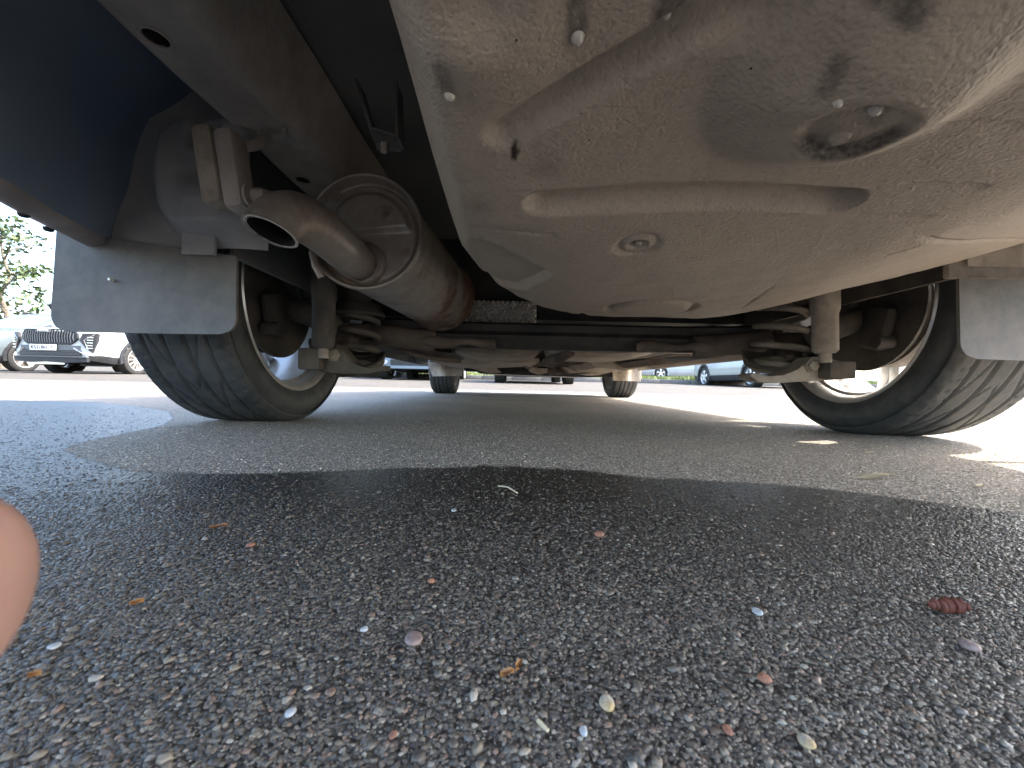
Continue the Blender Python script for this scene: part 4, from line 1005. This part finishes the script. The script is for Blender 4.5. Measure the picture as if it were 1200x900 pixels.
def text_mesh(name, txt, size, m_, parent, loc, rot, depth=.002, xs_=1.0):
    cu = bpy.data.curves.new(name, 'FONT'); cu.body = txt; cu.size = size; cu.extrude = depth; cu.align_x = 'CENTER'; cu.align_y = 'CENTER'; cu.resolution_u = 2
    o = bpy.data.objects.new(name+'_tmp', cu); C.objects.link(o); bpy.context.view_layer.update()
    me = bpy.data.meshes.new_from_object(o.evaluated_get(bpy.context.evaluated_depsgraph_get())); bpy.data.objects.remove(o)
    me.materials.clear(); me.materials.append(G(m_))
    t = bpy.data.objects.new(name, me); C.objects.link(t); t.parent = parent; t.location = loc; t.rotation_euler = rot; t.scale = (xs_, 1, 1); t['_w'] = (0., 0., 0.)
    return t
def generic_car(name, label, cat, loc, rz, paint, L_=4.5, W=1.84, H=1.62, wb=2.68, fo=.88, clear=.2, wr=.34, glass='glass_dark', screen='glass_dark', clad=True, suv=True, group=None, nsp=5, rim='rim_bright', arch=None):
    root = empty(name, loc, label, cat, group, rz if rz else 0); root['_w'] = (0., 0., 0.)
    hw = W/2; wf, wrr = fo, fo+wb
    rs = L_-.08
    p = dict(L=L_, W=W, H=H, ny=46, plan=[(0, hw*.80), (.08, hw*.90), (.25, hw*.96), (.6, hw), (L_-.6, hw), (L_-.2, hw*.95), (L_, hw*.84)],
        bottom=[(0, clear+.06), (.4, clear), (L_-.4, clear), (L_, clear+.12)],
        belt=[(0, H*.46), (.15, H*.55), (1.0, H*.615), (2.5, H*.63), (L_-.2, H*.65), (L_, H*.60)],
        top=[(0, H*.47), (.15, H*.57), (.5, H*.60), (1.15, H*.645), (1.95, H*.955), (2.5, H), (3.3, H), (L_-.55, H*.96), (L_-.15, H*(.72 if suv else .66)), (L_, H*.62)] if suv else
            [(0, H*.46), (.2, H*.56), (1.2, H*.645), (2.0, H*.97), (2.5, H), (3.1, H*.98), (L_-.75, H*.76), (L_-.2, H*.73), (L_, H*.64)],
        roofw=[(0, hw*.75), (1.1, hw*.82), (1.95, hw*.68), (L_-.6, hw*.66), (L_, hw*.72)],
        wheels=(wf, wrr), wr=wr, arch=arch or wr+.05, pillars=(1.75, 2.55, 3.3), glass=(1.45, L_-.4), screen=(1.2, 1.9), rear_screen=(L_-.5, L_-.18), bulge=.07, clad=clad)
    car_shell(root, p, (paint, glass, screen))
    MB().box((0, L_/2, clear+.06), (W*.86, L_*.86, .10)).build('underbody', 'trim_black', root)
    MB().box((0, L_/2, clear+.35), (W*.62, L_*.86, .50)).build('inner_hull', 'trim_black', root)
    for yy in (wf, wrr):
        for sx in (1, -1):
            ar = p['arch']; MB().lathe([(hw*.90*sx, ar-.02), ((hw+.004)*sx, ar-.02), ((hw+.012)*sx, ar), ((hw+.010)*sx, ar+.05), ((hw-.012)*sx, ar+.06)], (0, yy, wr), 'X', 40, R(-14), R(194)).build('wheel_arch_trim', 'trim_black' if clad else paint, root)
            MB().lathe([(hw*.45*sx, ar), (hw*.93*sx, ar)], (0, yy, wr), 'X', 24, 0, math.pi).build('arch_liner', 'trim_black', root)
            wheel_small(root, (sx*(hw-.12), yy, wr), wr, .23, sx, rim, nsp)
    return root
def facia_arc(hw, y0, x): return y0-.07*(1-(abs(x)/hw)**2.2)

# white crossover facing us at the left, grille with standing bars
def loc_on(x, y): return (x, y, gz(y))
ws = generic_car('white_suv', 'white crossover with wide slatted dark grille and number plate, parked facing the camera', 'car', loc_on(-9.44, 8.55), 0, 'white_paint', L_=4.5, W=1.86, H=1.60, fo=.93, wb=2.66, clear=.22, wr=.345, nsp=12, screen='glass_pale')
hwf = .93*.8
def arcp(x, z, off=.012): return Vector((x, -.07*(1-(min(1, abs(x)/hwf))**2.2)-off-.005, z))
def curved_panel(root, name, outline, m_, off=.012, th=.02, nseg=16, dy=0):
    """outline: function x->(zlo,zhi), x0..x1"""
    x0, x1, fz = outline; mb = MB(); vs = []
    for i in range(nseg+1):
        x = x0+(x1-x0)*i/nseg; a, b = fz(x)
        vs += [arcp(x, a, off+dy), arcp(x, b, off+dy), arcp(x, b, off-th+dy), arcp(x, a, off-th+dy)]
    fs = []
    for i in range(nseg):
        for k in range(4): fs.append((i*4+k, i*4+(k+1) % 4, (i+1)*4+(k+1) % 4, (i+1)*4+k))
    fs += [(0, 1, 2, 3), tuple(nseg*4+k for k in range(4))]
    mb.add(vs, fs); return mb.build(name, m_, root, ang=30)
def hexz(zc, h, w_, cut=.14):
    return lambda x: (zc-h*min(1, (w_-abs(x))/cut+.25), zc+h*min(1, (w_-abs(x))/cut+.35))
# front skin in white rising to the bonnet
grille = curved_panel(ws, 'grille', (-.56, .56, hexz(.755, .165, .56)), 'trim_black', .03, .04)
for k in range(21):
    x = -.50+k*.05; zc = .75
    for dz in (0,):
        p_ = arcp(x, zc, .04); hh = .12 if abs(x) < .46 else .07
        MB().tube([p_+Vector((.012, 0, hh)), p_+Vector((-.004, -.004, 0)), p_+Vector((.012, 0, -hh))], .0075, 6).build('grille_bar', 'trim_grey', grille)
curved_panel(ws, 'grille_surround', (-.60, .60, lambda x: (.905, .925)), 'chrome', .035, .03)
for k in range(5):
    p_ = arcp(.18+k*.075, .87, .047); MB().box(p_, (.035, .008, .014), Matrix.Rotation(R(-35), 3, 'Y')).build('grille_stud', 'chrome', grille)
bp_ = arcp(-.06, .865, .048)
badge = MB().box(bp_, (.30, .010, .06), None, .002).build('badge', 'trim_grey', grille)
t_ = text_mesh('badge_lettering', 'HAVAL', .075, 'plate_white', ws, bp_+Vector((0, -.008, 0)), (R(90), 0, 0))
curved_panel(ws, 'lower_grille', (-.62, .62, lambda x: (.36, .47)), 'trim_black', .025, .03)
for k in range(4):
    curved_panel(ws, 'lower_grille_bar', (-.6, .6, lambda x, k=k: (.385+k*.03, .392+k*.03)), 'trim_grey', .033, .01)
curved_panel(ws, 'bumper_blade', (-.74, .74, lambda x: (.335, .355)), 'trim_grey', .05, .06)
curved_panel(ws, 'bumper_valance', (-.74, .74, lambda x: (.20+.06*abs(x), .335)), 'trim_black', .03, .06)
curved_panel(ws, 'skid_plate', (-.36, .36, lambda x: (.185, .235-.05*abs(x))), 'chrome', .045, .03)
curved_panel(ws, 'bumper_crossbar', (-.6, .6, lambda x: (.475, .575)), 'trim_grey', .02, .02)
MB().box(arcp(-.06, .525, .055), (.53, .014, .118), None, .003).build('number_plate', 'plate_white', ws)
text_mesh('plate_lettering', 'K531BH', .105, 'print_black', ws, arcp(-.13, .525, .066), (R(90), 0, 0), xs_=.92)
text_mesh('plate_region', '977', .075, 'print_black', ws, arcp(.15, .535, .066), (R(90), 0, 0), xs_=.85)
for sx in (1, -1):
    mb = MB()
    pts = [(.66, .83), (.86, .84), (.845, .68), (.80, .44), (.71, .52), (.62, .68)]
    f_ = [Vector((sx*x, .055-(.83-x)*.55-.02, z)) for x, z in pts]; mb.prism(f_, (0, .06, 0)); hl = mb.build('headlight', 'trim_black', ws, smooth=False)
    for k in range(5):
        z = .53+k*.055; MB().box((sx*(.765+.004*k), .0-.012, z), (.10, .02, .016), Matrix.Rotation(R(18*sx), 3, 'Z')).build('lamp_strip', 'chrome', hl)
    MB().tube([Vector((sx*.83, .03, .82)), Vector((sx*.68, -.045, .69)), Vector((sx*.745, -.02, .50))], .009, 6).build('daytime_lamp', 'chrome', hl)
    mb = MB(); mb.tube([Vector((sx*.50, -.075, .52)), Vector((sx*.68, -.03, .40)), Vector((sx*.80, .06, .375))], .014, 6); mb.build('bumper_crease', 'chrome', ws)
    MB().box((sx*1.02, 1.40, 1.02), (.16, .10, .13), None, .03).build('mirror', 'white_paint', ws)
# blue grey crossover beside it, with roof box
bs_ = generic_car('blue_grey_car', 'blue-grey crossover with a white roof box, cut by the left edge of the view', 'car', loc_on(-12.48, 8.95), 0, 'blue_grey_paint', L_=4.5, W=1.84, H=1.60, fo=.95, wb=2.66, clear=.22, wr=.35, nsp=5, screen='glass_pale')
for sx in (1, -1):
    mb = MB(); f_ = [Vector((sx*x, y, z)) for x, y, z in ((.55, -.06, .80), (.80, .08, .82), (.895, .35, .84), (.89, .34, .74), (.78, .06, .70), (.56, -.07, .72))]; mb.prism(f_, (0, .03, 0)); mb.build('headlight', 'lamp_glass', bs_, smooth=False)
    MB().tube([Vector((sx*.62, 1.9, 1.60)), Vector((sx*.64, 3.8, 1.60))], .018, 8).build('roof_rail', 'trim_black', bs_)
    MB().box((sx*1.0, 1.40, 1.04), (.16, .10, .13), None, .03).build('mirror', 'blue_grey_paint', bs_)
curved_panel(bs_, 'grille', (-.45, .45, hexz(.66, .09, .45)), 'trim_black', .03, .04)
MB().box((0, -.10, .45), (.52, .01, .11)).build('number_plate', 'plate_white', bs_)
rb = empty('roof_box', (-12.13, 11.85, gz(11.85)+1.63), 'white and black roof box on top of the blue-grey crossover', 'roof box'); rb['_w'] = (0., 0., 0.)
MB().box((0, .3, .20), (.84, 1.9, .17), None, .07).build('box_lid', 'white_paint', rb)
mb = MB(); mb.add([(-.38, -.58, .0), (.38, -.58, .0), (.38, 1.2, .0), (-.38, 1.2, .0), (-.43, -.66, .16), (.43, -.66, .16), (.43, 1.26, .16), (-.43, 1.26, .16)], [(0, 1, 2, 3), (0, 1, 5, 4), (1, 2, 6, 5), (2, 3, 7, 6), (3, 0, 4, 7)]); mb.build('box_tray', 'trim_black', rb, smooth=False)
for yy in (-.3, .7): MB().box((0, yy, -.015), (1.2, .06, .03)).build('crossbar', 'trim_black', rb)

# steel blue car facing us between left rear wheel and left front wheel
b3 = generic_car('steel_blue_suv', 'steel-blue off-roader facing the camera, seen between the left wheels', 'car', loc_on(-2.42, 9.9), 0, 'steel_blue_paint', L_=4.6, W=1.82, H=1.78, fo=.75, wb=2.7, clear=.25, wr=.35, nsp=6)
hwf = .91*.8
curved_panel(b3, 'bumper', (-.80, .80, lambda x: (.33, .50)), 'steel_blue_paint', .06, .10)
curved_panel(b3, 'bumper_sill', (-.80, .80, lambda x: (.27, .33)), 'steel_blue_paint', .085, .10)
curved_panel(b3, 'air_intake', (-.45, .45, lambda x: (.34, .48)), 'trim_black', .07, .05)
MB().box((-.03, -.16, .57), (.52, .012, .112), None, .003).build('number_plate', 'plate_white', b3)
text_mesh('plate_lettering', 'A800AA', .105, 'print_black', b3, (-.03, -.168, .57), (R(90), 0, 0), xs_=.85)
for sx in (1, -1):
    MB().lathe([(-.02, .001), (-.02, .045), (0, .05), (.03, .05)], (sx*.56, -.14, .41), 'Y', 16).build('fog_lamp', 'lamp_glass', b3)
    MB().box((sx*.69, -.09, .42), (.07, .03, .06), None, .005).build('indicator', 'lamp_glass', b3)
    MB().box((sx*.62, -.045, .82), (.26, .05, .16), None, .02).build('headlight', 'lamp_glass', b3)
curved_panel(b3, 'grille', (-.42, .42, lambda x: (.74, .90)), 'trim_black', .03, .03)
# dark car farther left behind
b4 = generic_car('dark_hatchback', 'dark car behind the left coil spring, only its wheels and sill in view', 'car', loc_on(-4.55, 12.2), 0, 'dark_paint', L_=4.3, W=1.78, H=1.5, fo=.8, wb=2.6, clear=.19, wr=.32, suv=False)
# dark car straight ahead, seen under the engine
b5 = generic_car('dark_saloon', 'dark car straight ahead, its tyres visible beneath the engine', 'car', loc_on(.50, 8.75), 0, 'dark_paint', L_=4.4, W=1.80, H=1.48, fo=.78, wb=2.65, clear=.20, wr=.32, suv=False)
# car at right beyond right rear wheel
b6 = generic_car('grey_car', 'grey car behind the right spring, one alloy wheel peeping out', 'car', loc_on(7.05, 10.0), 0, 'silver_paint', L_=4.4, W=1.80, H=1.5, fo=.8, wb=2.6, clear=.2, wr=.32)
# silver car beyond the verge, side on; rz=-90: car front (-Y local) points to -X
b7 = generic_car('silver_saloon', 'long silver saloon parked side-on beyond the grass verge', 'car', (6.4, 22.6, gz(22.6)), R(-90), 'silver_paint', L_=4.6, W=1.8, H=1.45, fo=1.35, wb=2.65, clear=.19, wr=.32, suv=False, clad=False)
# white estate with red tail lamp
b8 = generic_car('white_estate', 'white estate car with red tail lamp beyond the silver saloon', 'car', (21.4, 44.6, gz(44.6)), R(-118), 'white_paint', L_=4.4, W=1.84, H=1.66, clad=False)
for sx in (1, -1):
    MB().box((sx*.78, 4.36, 1.02), (.30, .14, .22), None, .03).build('tail_lamp', 'red_lamp', b8)
b9 = generic_car('white_hatchback', 'white car half hidden by the right spring seat, beyond the verge', 'car', (13.2, 23.8, gz(23.8)), R(-90), 'white_paint', L_=4.2, W=1.78, H=1.5, fo=.8, wb=2.55, clad=False)
b10 = generic_car('pale_hatchback', 'pale silver car seen left of the right front tyre beyond the verge', 'car', (1.2, 24.5, gz(24.5)), R(-90), 'silver_paint', L_=4.2, W=1.78, H=1.46, fo=.8, wb=2.55, clad=False, suv=False)

# ------------------------------------------------------------------ kerb, verge, building, trees
kerb = bpy.data.objects.new('kerb', None); C.objects.link(kerb); kerb.location = (0, 14, gz(14)); kerb['kind'] = 'structure'; kerb['_w'] = (0., 0., 0.)
kme = MB().box((0, .075, .06), (.985, .15, .18), None, .012).build('kerb_stone', 'kerb_stone', kerb)
kme.location = (-7.5, .075, .06)
for i in range(1, 46):
    o = kme.copy(); C.objects.link(o); o.parent = kerb; o.location = (-7.5+i*1.0, .075+random.uniform(-.004, .004), .06+random.uniform(-.004, .004))
xs_ = np.linspace(-8, 38, 60); ys_ = np.linspace(14.14, 18.5, 12); X, Y = np.meshgrid(xs_, ys_, indexing='ij')
Z = lerp_tab(Y, GPROF)+.13+.02*np.sin(X*1.7)*np.sin(Y*2.3)*sm((Y-14.2)/.5)
np_grid('verge', X, Y, Z, 'soil', kind='structure', recentre=False)
def blades(name, n, x0, x1, y0, y1, h0, h1, lab):
    bx = x0+(x1-x0)*rng.random(n); by = y0+(y1-y0)*rng.random(n); clump = .5+.5*np.sin(bx*2.1)*np.sin(bx*.77+by)
    hh = (h0+(h1-h0)*rng.random(n))*(.5+.8*clump); az = rng.random(n)*6.28; ln = hh*.45*rng.standard_normal(n); wd = .012+.014*rng.random(n)
    z = lerp_tab(by, GPROF)+.12; dx, dy = np.cos(az), np.sin(az)
    V = np.stack([np.stack([bx-dy*wd, by+dx*wd, z], -1), np.stack([bx+dy*wd, by-dx*wd, z], -1), np.stack([bx+dx*ln, by+dy*ln, z+hh], -1)], 1).reshape(-1, 3)
    Fq = np.arange(n*3).reshape(-1, 3)
    me = bpy.data.meshes.new(name); me.from_pydata(V.tolist(), [], Fq.tolist()); me.materials.append(MATS['grass_green'])
    link(name, me, None, label=lab, cat='grass', kind='stuff', recentre=False)
blades('grass', 42000, -8, 36, 14.2, 18.4, .05, .17, 'rough yellow-green grass growing behind the kerb')

# brick building far right
bd = empty('brick_building', (37, 72, gz(72)), 'low red brick building with orange panels far beyond the cars', 'building'); bd['_w'] = (0., 0., 0.)
wall = MB().box((0, 0, 3.2), (15, 10, 6.4)).build('wall', 'wall_brick', bd)
MB().box((0, 0, 6.5), (15.6, 10.6, .3)).build('roof', 'concrete', bd)
for i in range(5):
    x = -6+i*3
    for z in (1.9, 4.7):
        f_ = MB().box((x, -5.02, z), (1.6, .14, 1.4)).build('window', 'concrete', bd); MB().box((x, -5.08, z), (1.4, .06, 1.2)).build('pane', 'glass_dark', f_)
for i in range(2): MB().box((-4.5+i*6, -5.04, 3.3), (1.1, .12, 6.2)).build('facade_panel', 'orange_panel', bd)
# plain neighbours so that the place goes on to both sides
bd2 = empty('grey_building', (-6, 95, gz(95)), 'pale grey block far ahead, hidden behind the wheels', 'building'); bd2['_w'] = (0., 0., 0.)
MB().box((0, 0, 4), (50, 12, 8)).build('wall', 'concrete', bd2); MB().box((0, 0, 8.1), (50.6, 12.6, .3)).build('roof', 'concrete', bd2)
for i in range(16):
    for z in (2, 5.4):
        MB().box((-23.5+i*3.1, -6.03, z), (1.7, .12, 1.5)).build('window', 'glass_dark', bd2)

def tree(name, base, h, crown, label, group=None, seed=1, leaf=.10, nleaf=2600, dens=1.0, trunk_r=.09, limbs=12):
    rd_ = random.Random(seed); root = empty(name, base, label, 'tree', group); root['_w'] = (0., 0., 0.)
    mb = MB(); tips = []
    P = [Vector((0, 0, 0))]
    for k in range(1, 9): P.append(Vector((rd_.uniform(-.08, .08)*k*.4, rd_.uniform(-.08, .08)*k*.4, h*.92*k/8)))
    mb.tube(P, [trunk_r*(1-.85*k/8)+.008 for k in range(9)], 10)
    for i in range(limbs):
        t = .28+.68*i/limbs; p = P[min(8, int(t*8))].lerp(P[min(8, int(t*8)+1)], t*8 % 1); an = i*2.4+rd_.random(); ln = crown*(1.15-.75*t)*rd_.uniform(.7, 1.15)
        d = Vector((math.cos(an), math.sin(an), rd_.uniform(.45, .95))).normalized(); Q = [p]
        for k in range(1, 5): Q.append(p+d*ln*k/4+Vector((rd_.uniform(-.06, .06), rd_.uniform(-.06, .06), rd_.uniform(-.05, .09))))
        mb.tube(Q, [trunk_r*.3*(1-.8*k/4)+.004 for k in range(5)], 6); tips += Q[1:]
        for m_ in range(5):
            q = Q[rd_.randint(1, 4)]; d2 = (d+Vector((rd_.uniform(-1, 1), rd_.uniform(-1, 1), rd_.uniform(-.5, .8)))).normalized(); e_ = q+d2*rd_.uniform(.2, .55)*crown*.6
            mb.tube([q, q.lerp(e_, .5)+Vector((0, 0, .04)), e_], [.009, .006, .003], 5); tips += [e_, q.lerp(e_, .6)]
    mb.build('trunk', 'bark', root)
    tips = np.array([t[:] for t in tips]); n = nleaf; r2 = np.random.default_rng(seed)
    idx = r2.integers(0, len(tips), n); C0 = tips[idx]+r2.standard_normal((n, 3))*np.array([.13, .13, .10])*dens
    nrm = r2.standard_normal((n, 3)); nrm[:, 2] = np.abs(nrm[:, 2])+.5; nrm /= np.linalg.norm(nrm, axis=1, keepdims=True)
    u = np.cross(nrm, r2.standard_normal((n, 3))); u /= np.linalg.norm(u, axis=1, keepdims=True); v = np.cross(nrm, u)
    s = leaf*(.6+.7*r2.random((n, 1))); u *= s; v *= s*.62
    V = np.stack([C0-u, C0-v*.9+u*.1-nrm*s*.1, C0+u, C0+v*.9+u*.1-nrm*s*.1], 1).reshape(-1, 3); Fq = np.arange(n*4).reshape(-1, 4)
    me = bpy.data.meshes.new('crown'); me.from_pydata(V.tolist(), [], Fq.tolist()); me.materials.append(MATS['leaf_green']); link('crown', me, root)
    return root
tree('young_tree', (-17.9, 14.6, gz(14.6)), 5.6, 1.75, 'young leafy tree with sparse crown against the sky behind the roof box', seed=5, leaf=.10, nleaf=1250, limbs=15)
tree('leafy_tree', (40, 64, gz(64)), 7, 3.2, 'leafy green tree in front of the brick building', seed=3, leaf=.3, nleaf=4000, dens=3)
tree('leafy_tree', (31, 62, gz(62)), 6, 2.8, 'smaller green tree left of the brick building', seed=8, leaf=.3, nleaf=3500, dens=3)

# ------------------------------------------------------------------ things lying on the asphalt
def gp(px, py):
    p = at(px, py, 1.0); y = CH/(CH-p.z); return Vector((p.x*y, y, 0)), y
def pebble(name, px, py, wpx, hpx, m_, label, sub=3, group='loose stones on the asphalt', cat='stone', thick=.5):
    c, y = gp(px, py); wpx *= .82; hpx *= .82; r_ = wpx/2/F*y*1.0; rl = hpx/2/F*y*2.0
    bv, bf = ico(sub); rd_ = np.random.default_rng(int(px)); f_ = 1+.0*bv[:, :1]
    for k in range(5):
        d = rd_.standard_normal(3); d /= np.linalg.norm(d); q_ = bv@d; f_ -= .28*np.clip(q_-.45, 0, 1)[:, None]*.9
    V = bv*f_*np.array([r_, min(max(rl, r_*.6), r_*1.4), r_*thick]); V += np.array([c.x, c.y, r_*thick*.55+.0008])
    mb = MB(); mb.add(V.tolist(), [tuple(q) for q in bf.tolist()]); return mb.build(name, m_, None, label=label, cat=cat, group=group, ang=50)
LS = 'loose stones on the asphalt'
pebble('pebble', 710, 829, 24, 18, 'stone_pale', 'largest cream and ochre pebble at the bottom right of centre')
pebble('pebble', 341, 839, 15, 14, 'stone_white', 'pale round pebble at the lower left')
pebble('pebble', 427, 741, 11, 8, 'stone_white', 'small white-blue pebble left of centre')
pebble('pebble', 887, 720, 14, 10, 'stone_white', 'bluish white pebble right of centre')
pebble('pebble', 532, 600, 8, 6, 'stone_white', 'tiny white pebble in the dark damp patch')
pebble('pebble', 294, 641, 11, 10, 'stone_orange', 'round orange-red pebble below the left wheel')
pebble('pebble', 896, 800, 21, 10, 'stone_orange', 'flat orange-red chip at the lower right')
pebble('pebble', 485, 753, 26, 18, 'stone_pink', 'dull pink stone left of the orange flakes')
pebble('pebble', 1135, 761, 24, 16, 'stone_pink', 'peach coloured stone below the red catkin')
pebble('pebble', 461, 866, 12, 14, 'stone_orange', 'reddish pebble near the bottom edge left of centre')
pebble('pebble', 684, 861, 14, 10, 'stone_white', 'grey-white pebble below the cream pebble')
pebble('pebble', 853, 860, 14, 11, 'stone_orange', 'brick coloured chip near the bottom edge')
pebble('pebble', 945, 875, 22, 16, 'stone_pale', 'beige stone near the bottom edge right of centre')
pebble('pebble', 505, 684, 12, 6, 'stone_orange', 'thin brick-red chip above centre left')
pebble('pebble', 702, 629, 16, 7, 'stone_orange', 'rusty flake in the damp patch right of centre')
pebble('pebble', 62, 762, 14, 11, 'stone_white', 'pale stone close to the fingertip')
def leaf_or_sun_flake(px, py, wpx, ang, m_, label, name='leaf_or_sun_flake', asp=.45, lift=.0022):
    c, y = gp(px, py); w_ = wpx/F*y; n = 10; vs = []; 
    for i in range(n+1):
        t = i/n-.5; hw_ = w_*asp*.5*math.cos(t*math.pi)**.7 if abs(t) < .5 else 0
        for s_ in (-1, 0, 1): vs.append(Vector((t*w_, s_*hw_, lift+.0012*(abs(s_))+.002*math.sin(t*5)*w_*30)))
    rot = Matrix.Rotation(ang, 3, 'Z'); top = [rot @ v+c for v in vs]; bot = [v-Vector((0, 0, .0004)) for v in top]
    mb = MB(); mb.grid(top, n+1, 3); mb.grid(bot, n+1, 3, True); return mb.build(name, m_, None, label=label, cat='leaf', recalc=False)
leaf_or_sun_flake(594, 797, 17, .3, 'leaf_brown', 'orange leaf flake, left one of two side by side')
leaf_or_sun_flake(608, 788, 15, 1.1, 'leaf_brown', 'orange leaf flake, right one of two side by side')
leaf_or_sun_flake(256, 621, 20, .1, 'leaf_brown', 'orange-brown leaf scrap on the damp asphalt below the left wheel')
leaf_or_sun_flake(1022, 561, 50, -.05, 'straw', 'long pale flake painted as a sliver of sunlight in front of the right wheel', asp=.3)  # no leaf: a streak of sun on the ground, drawn as a pale flake
leaf_or_sun_flake(1018, 532, 12, 0, 'straw', 'small pale flake painted as a fleck of sunlight near the right tyre')  # second, smaller spot of sun drawn as a pale flake
leaf_or_sun_flake(1149, 572, 14, 0.4, 'straw', 'small yellowish leaf at the right on the damp asphalt')
leaf_or_sun_flake(160, 712, 14, 0.4, 'leaf_brown', 'small brown leaf scrap at the far left')
leaf_or_sun_flake(40, 799, 14, 0.2, 'leaf_brown', 'orange leaf scrap beside the fingertip')
a, y = gp(584, 572); b, _ = gp(606, 580); MB().tube([a+Vector((0, 0, .002)), a.lerp(b, .5)+Vector((0, .001, .004)), b+Vector((0, 0, .002))], .0008, 6).build('straw_stalk', 'straw', None, label='short straw stalk lying on the dark damp patch', cat='straw')
a, y = gp(630, 850); b, _ = gp(642, 862); MB().tube([a+Vector((0, 0, .0015)), b+Vector((0, 0, .0015))], .0006, 6).build('straw_stalk', 'straw', None, label='short grey stalk left of the cream pebble', cat='straw')
# red catkin with scales
c, y = gp(1112, 718); cat_ = empty('catkin', c, 'red-brown segmented catkin lying on the asphalt at right', 'catkin'); cat_['_w'] = (0., 0., 0.)
Lc = 40/F*y
for k in range(9):
    t = k/8-.5; r_ = .0027*math.cos(t*2.3)+.0006
    MB().lathe([(-.0012, .0002), (-.0007, r_*.9), (.0003, r_*1.1), (.0012, r_*.6)], (t*Lc, .0008*math.sin(k*2), .0034+.0004*math.sin(k*3)), 'X', 12).build('scale', 'catkin', cat_)

# ------------------------------------------------------------------ hand with a fingertip at the lens edge
def skin_chain(bm_layers, pts, rad):
    pass
def hand():
    """right side of the frame's left edge: index fingertip reaches past the lens; hand lies off to the left"""
    me = bpy.data.meshes.new('hand'); bm = bmesh.new(); lay = bm.verts.layers.skin.verify()
    def V_(p, r_, root=False):
        v = bm.verts.new(p); v[lay].radius = (r_, r_); v[lay].use_root = root; return v
    def chain(start, pts, rs):
        prev = start
        for p, r_ in zip(pts, rs):
            v = V_(p, r_); bm.edges.new((prev, v)); prev = v
    wrist = V_((-.235, .005, .085), .025, True)
    palm = V_((-.185, .012, .090), .027); bm.edges.new((wrist, palm))
    fore = V_((-.40, -.04, .075), .035); bm.edges.new((wrist, fore)); f2 = V_((-.55, -.08, .07), .042); bm.edges.new((fore, f2))
    ty = .031
    tipx = -.0415
    k1 = V_((-.145, .022, .094), .014); bm.edges.new((palm, k1))
    chain(k1, [(-.118, .030, .094), (-.092, ty+.001, .089), (-.066, ty, .0855), (tipx-.0077, ty, .0828), (tipx-.0009, ty, .0820)], [.0118, .0118, .0118, .0118, .0105])
    k2 = V_((-.145, .020, .076), .013); bm.edges.new((palm, k2)); chain(k2, [(-.135, .036, .070), (-.128, .048, .062), (-.124, .056, .058)], [.0096, .0088, .008])
    k3 = V_((-.150, .010, .060), .012); bm.edges.new((palm, k3)); chain(k3, [(-.138, .026, .052), (-.130, .038, .046), (-.126, .046, .043)], [.0092, .0085, .0077])
    k4 = V_((-.158, .000, .047), .011); bm.edges.new((palm, k4)); chain(k4, [(-.146, .014, .036), (-.138, .024, .032), (-.134, .032, .030)], [.008, .0075, .0068])
    k5 = V_((-.195, .015, .112), .014); bm.edges.new((palm, k5)); chain(k5, [(-.170, .010, .125), (-.145, .006, .132), (-.122, .002, .136)], [.0115, .0108, .0095])
    bm.to_mesh(me); bm.free()
    o = bpy.data.objects.new('hand_tmp', me); C.objects.link(o)
    md = o.modifiers.new('s', 'SKIN'); md.use_smooth_shade = True; sb = o.modifiers.new('u', 'SUBSURF'); sb.levels = 3; sb.render_levels = 3
    bpy.context.view_layer.update()
    m2 = bpy.data.meshes.new_from_object(o.evaluated_get(bpy.context.evaluated_depsgraph_get())); bpy.data.objects.remove(o)
    m2.materials.clear(); m2.materials.append(MATS['skin'])
    h = bpy.data.objects.new('hand', m2); C.objects.link(h); h['label'] = 'blurred skin-pink fingertip of a hand at the left edge'; h['category'] = 'hand'; h['_w'] = (0., 0., 0.)
    return h
hand()

for o in bpy.data.objects:
    if '_w' in o: del o['_w']
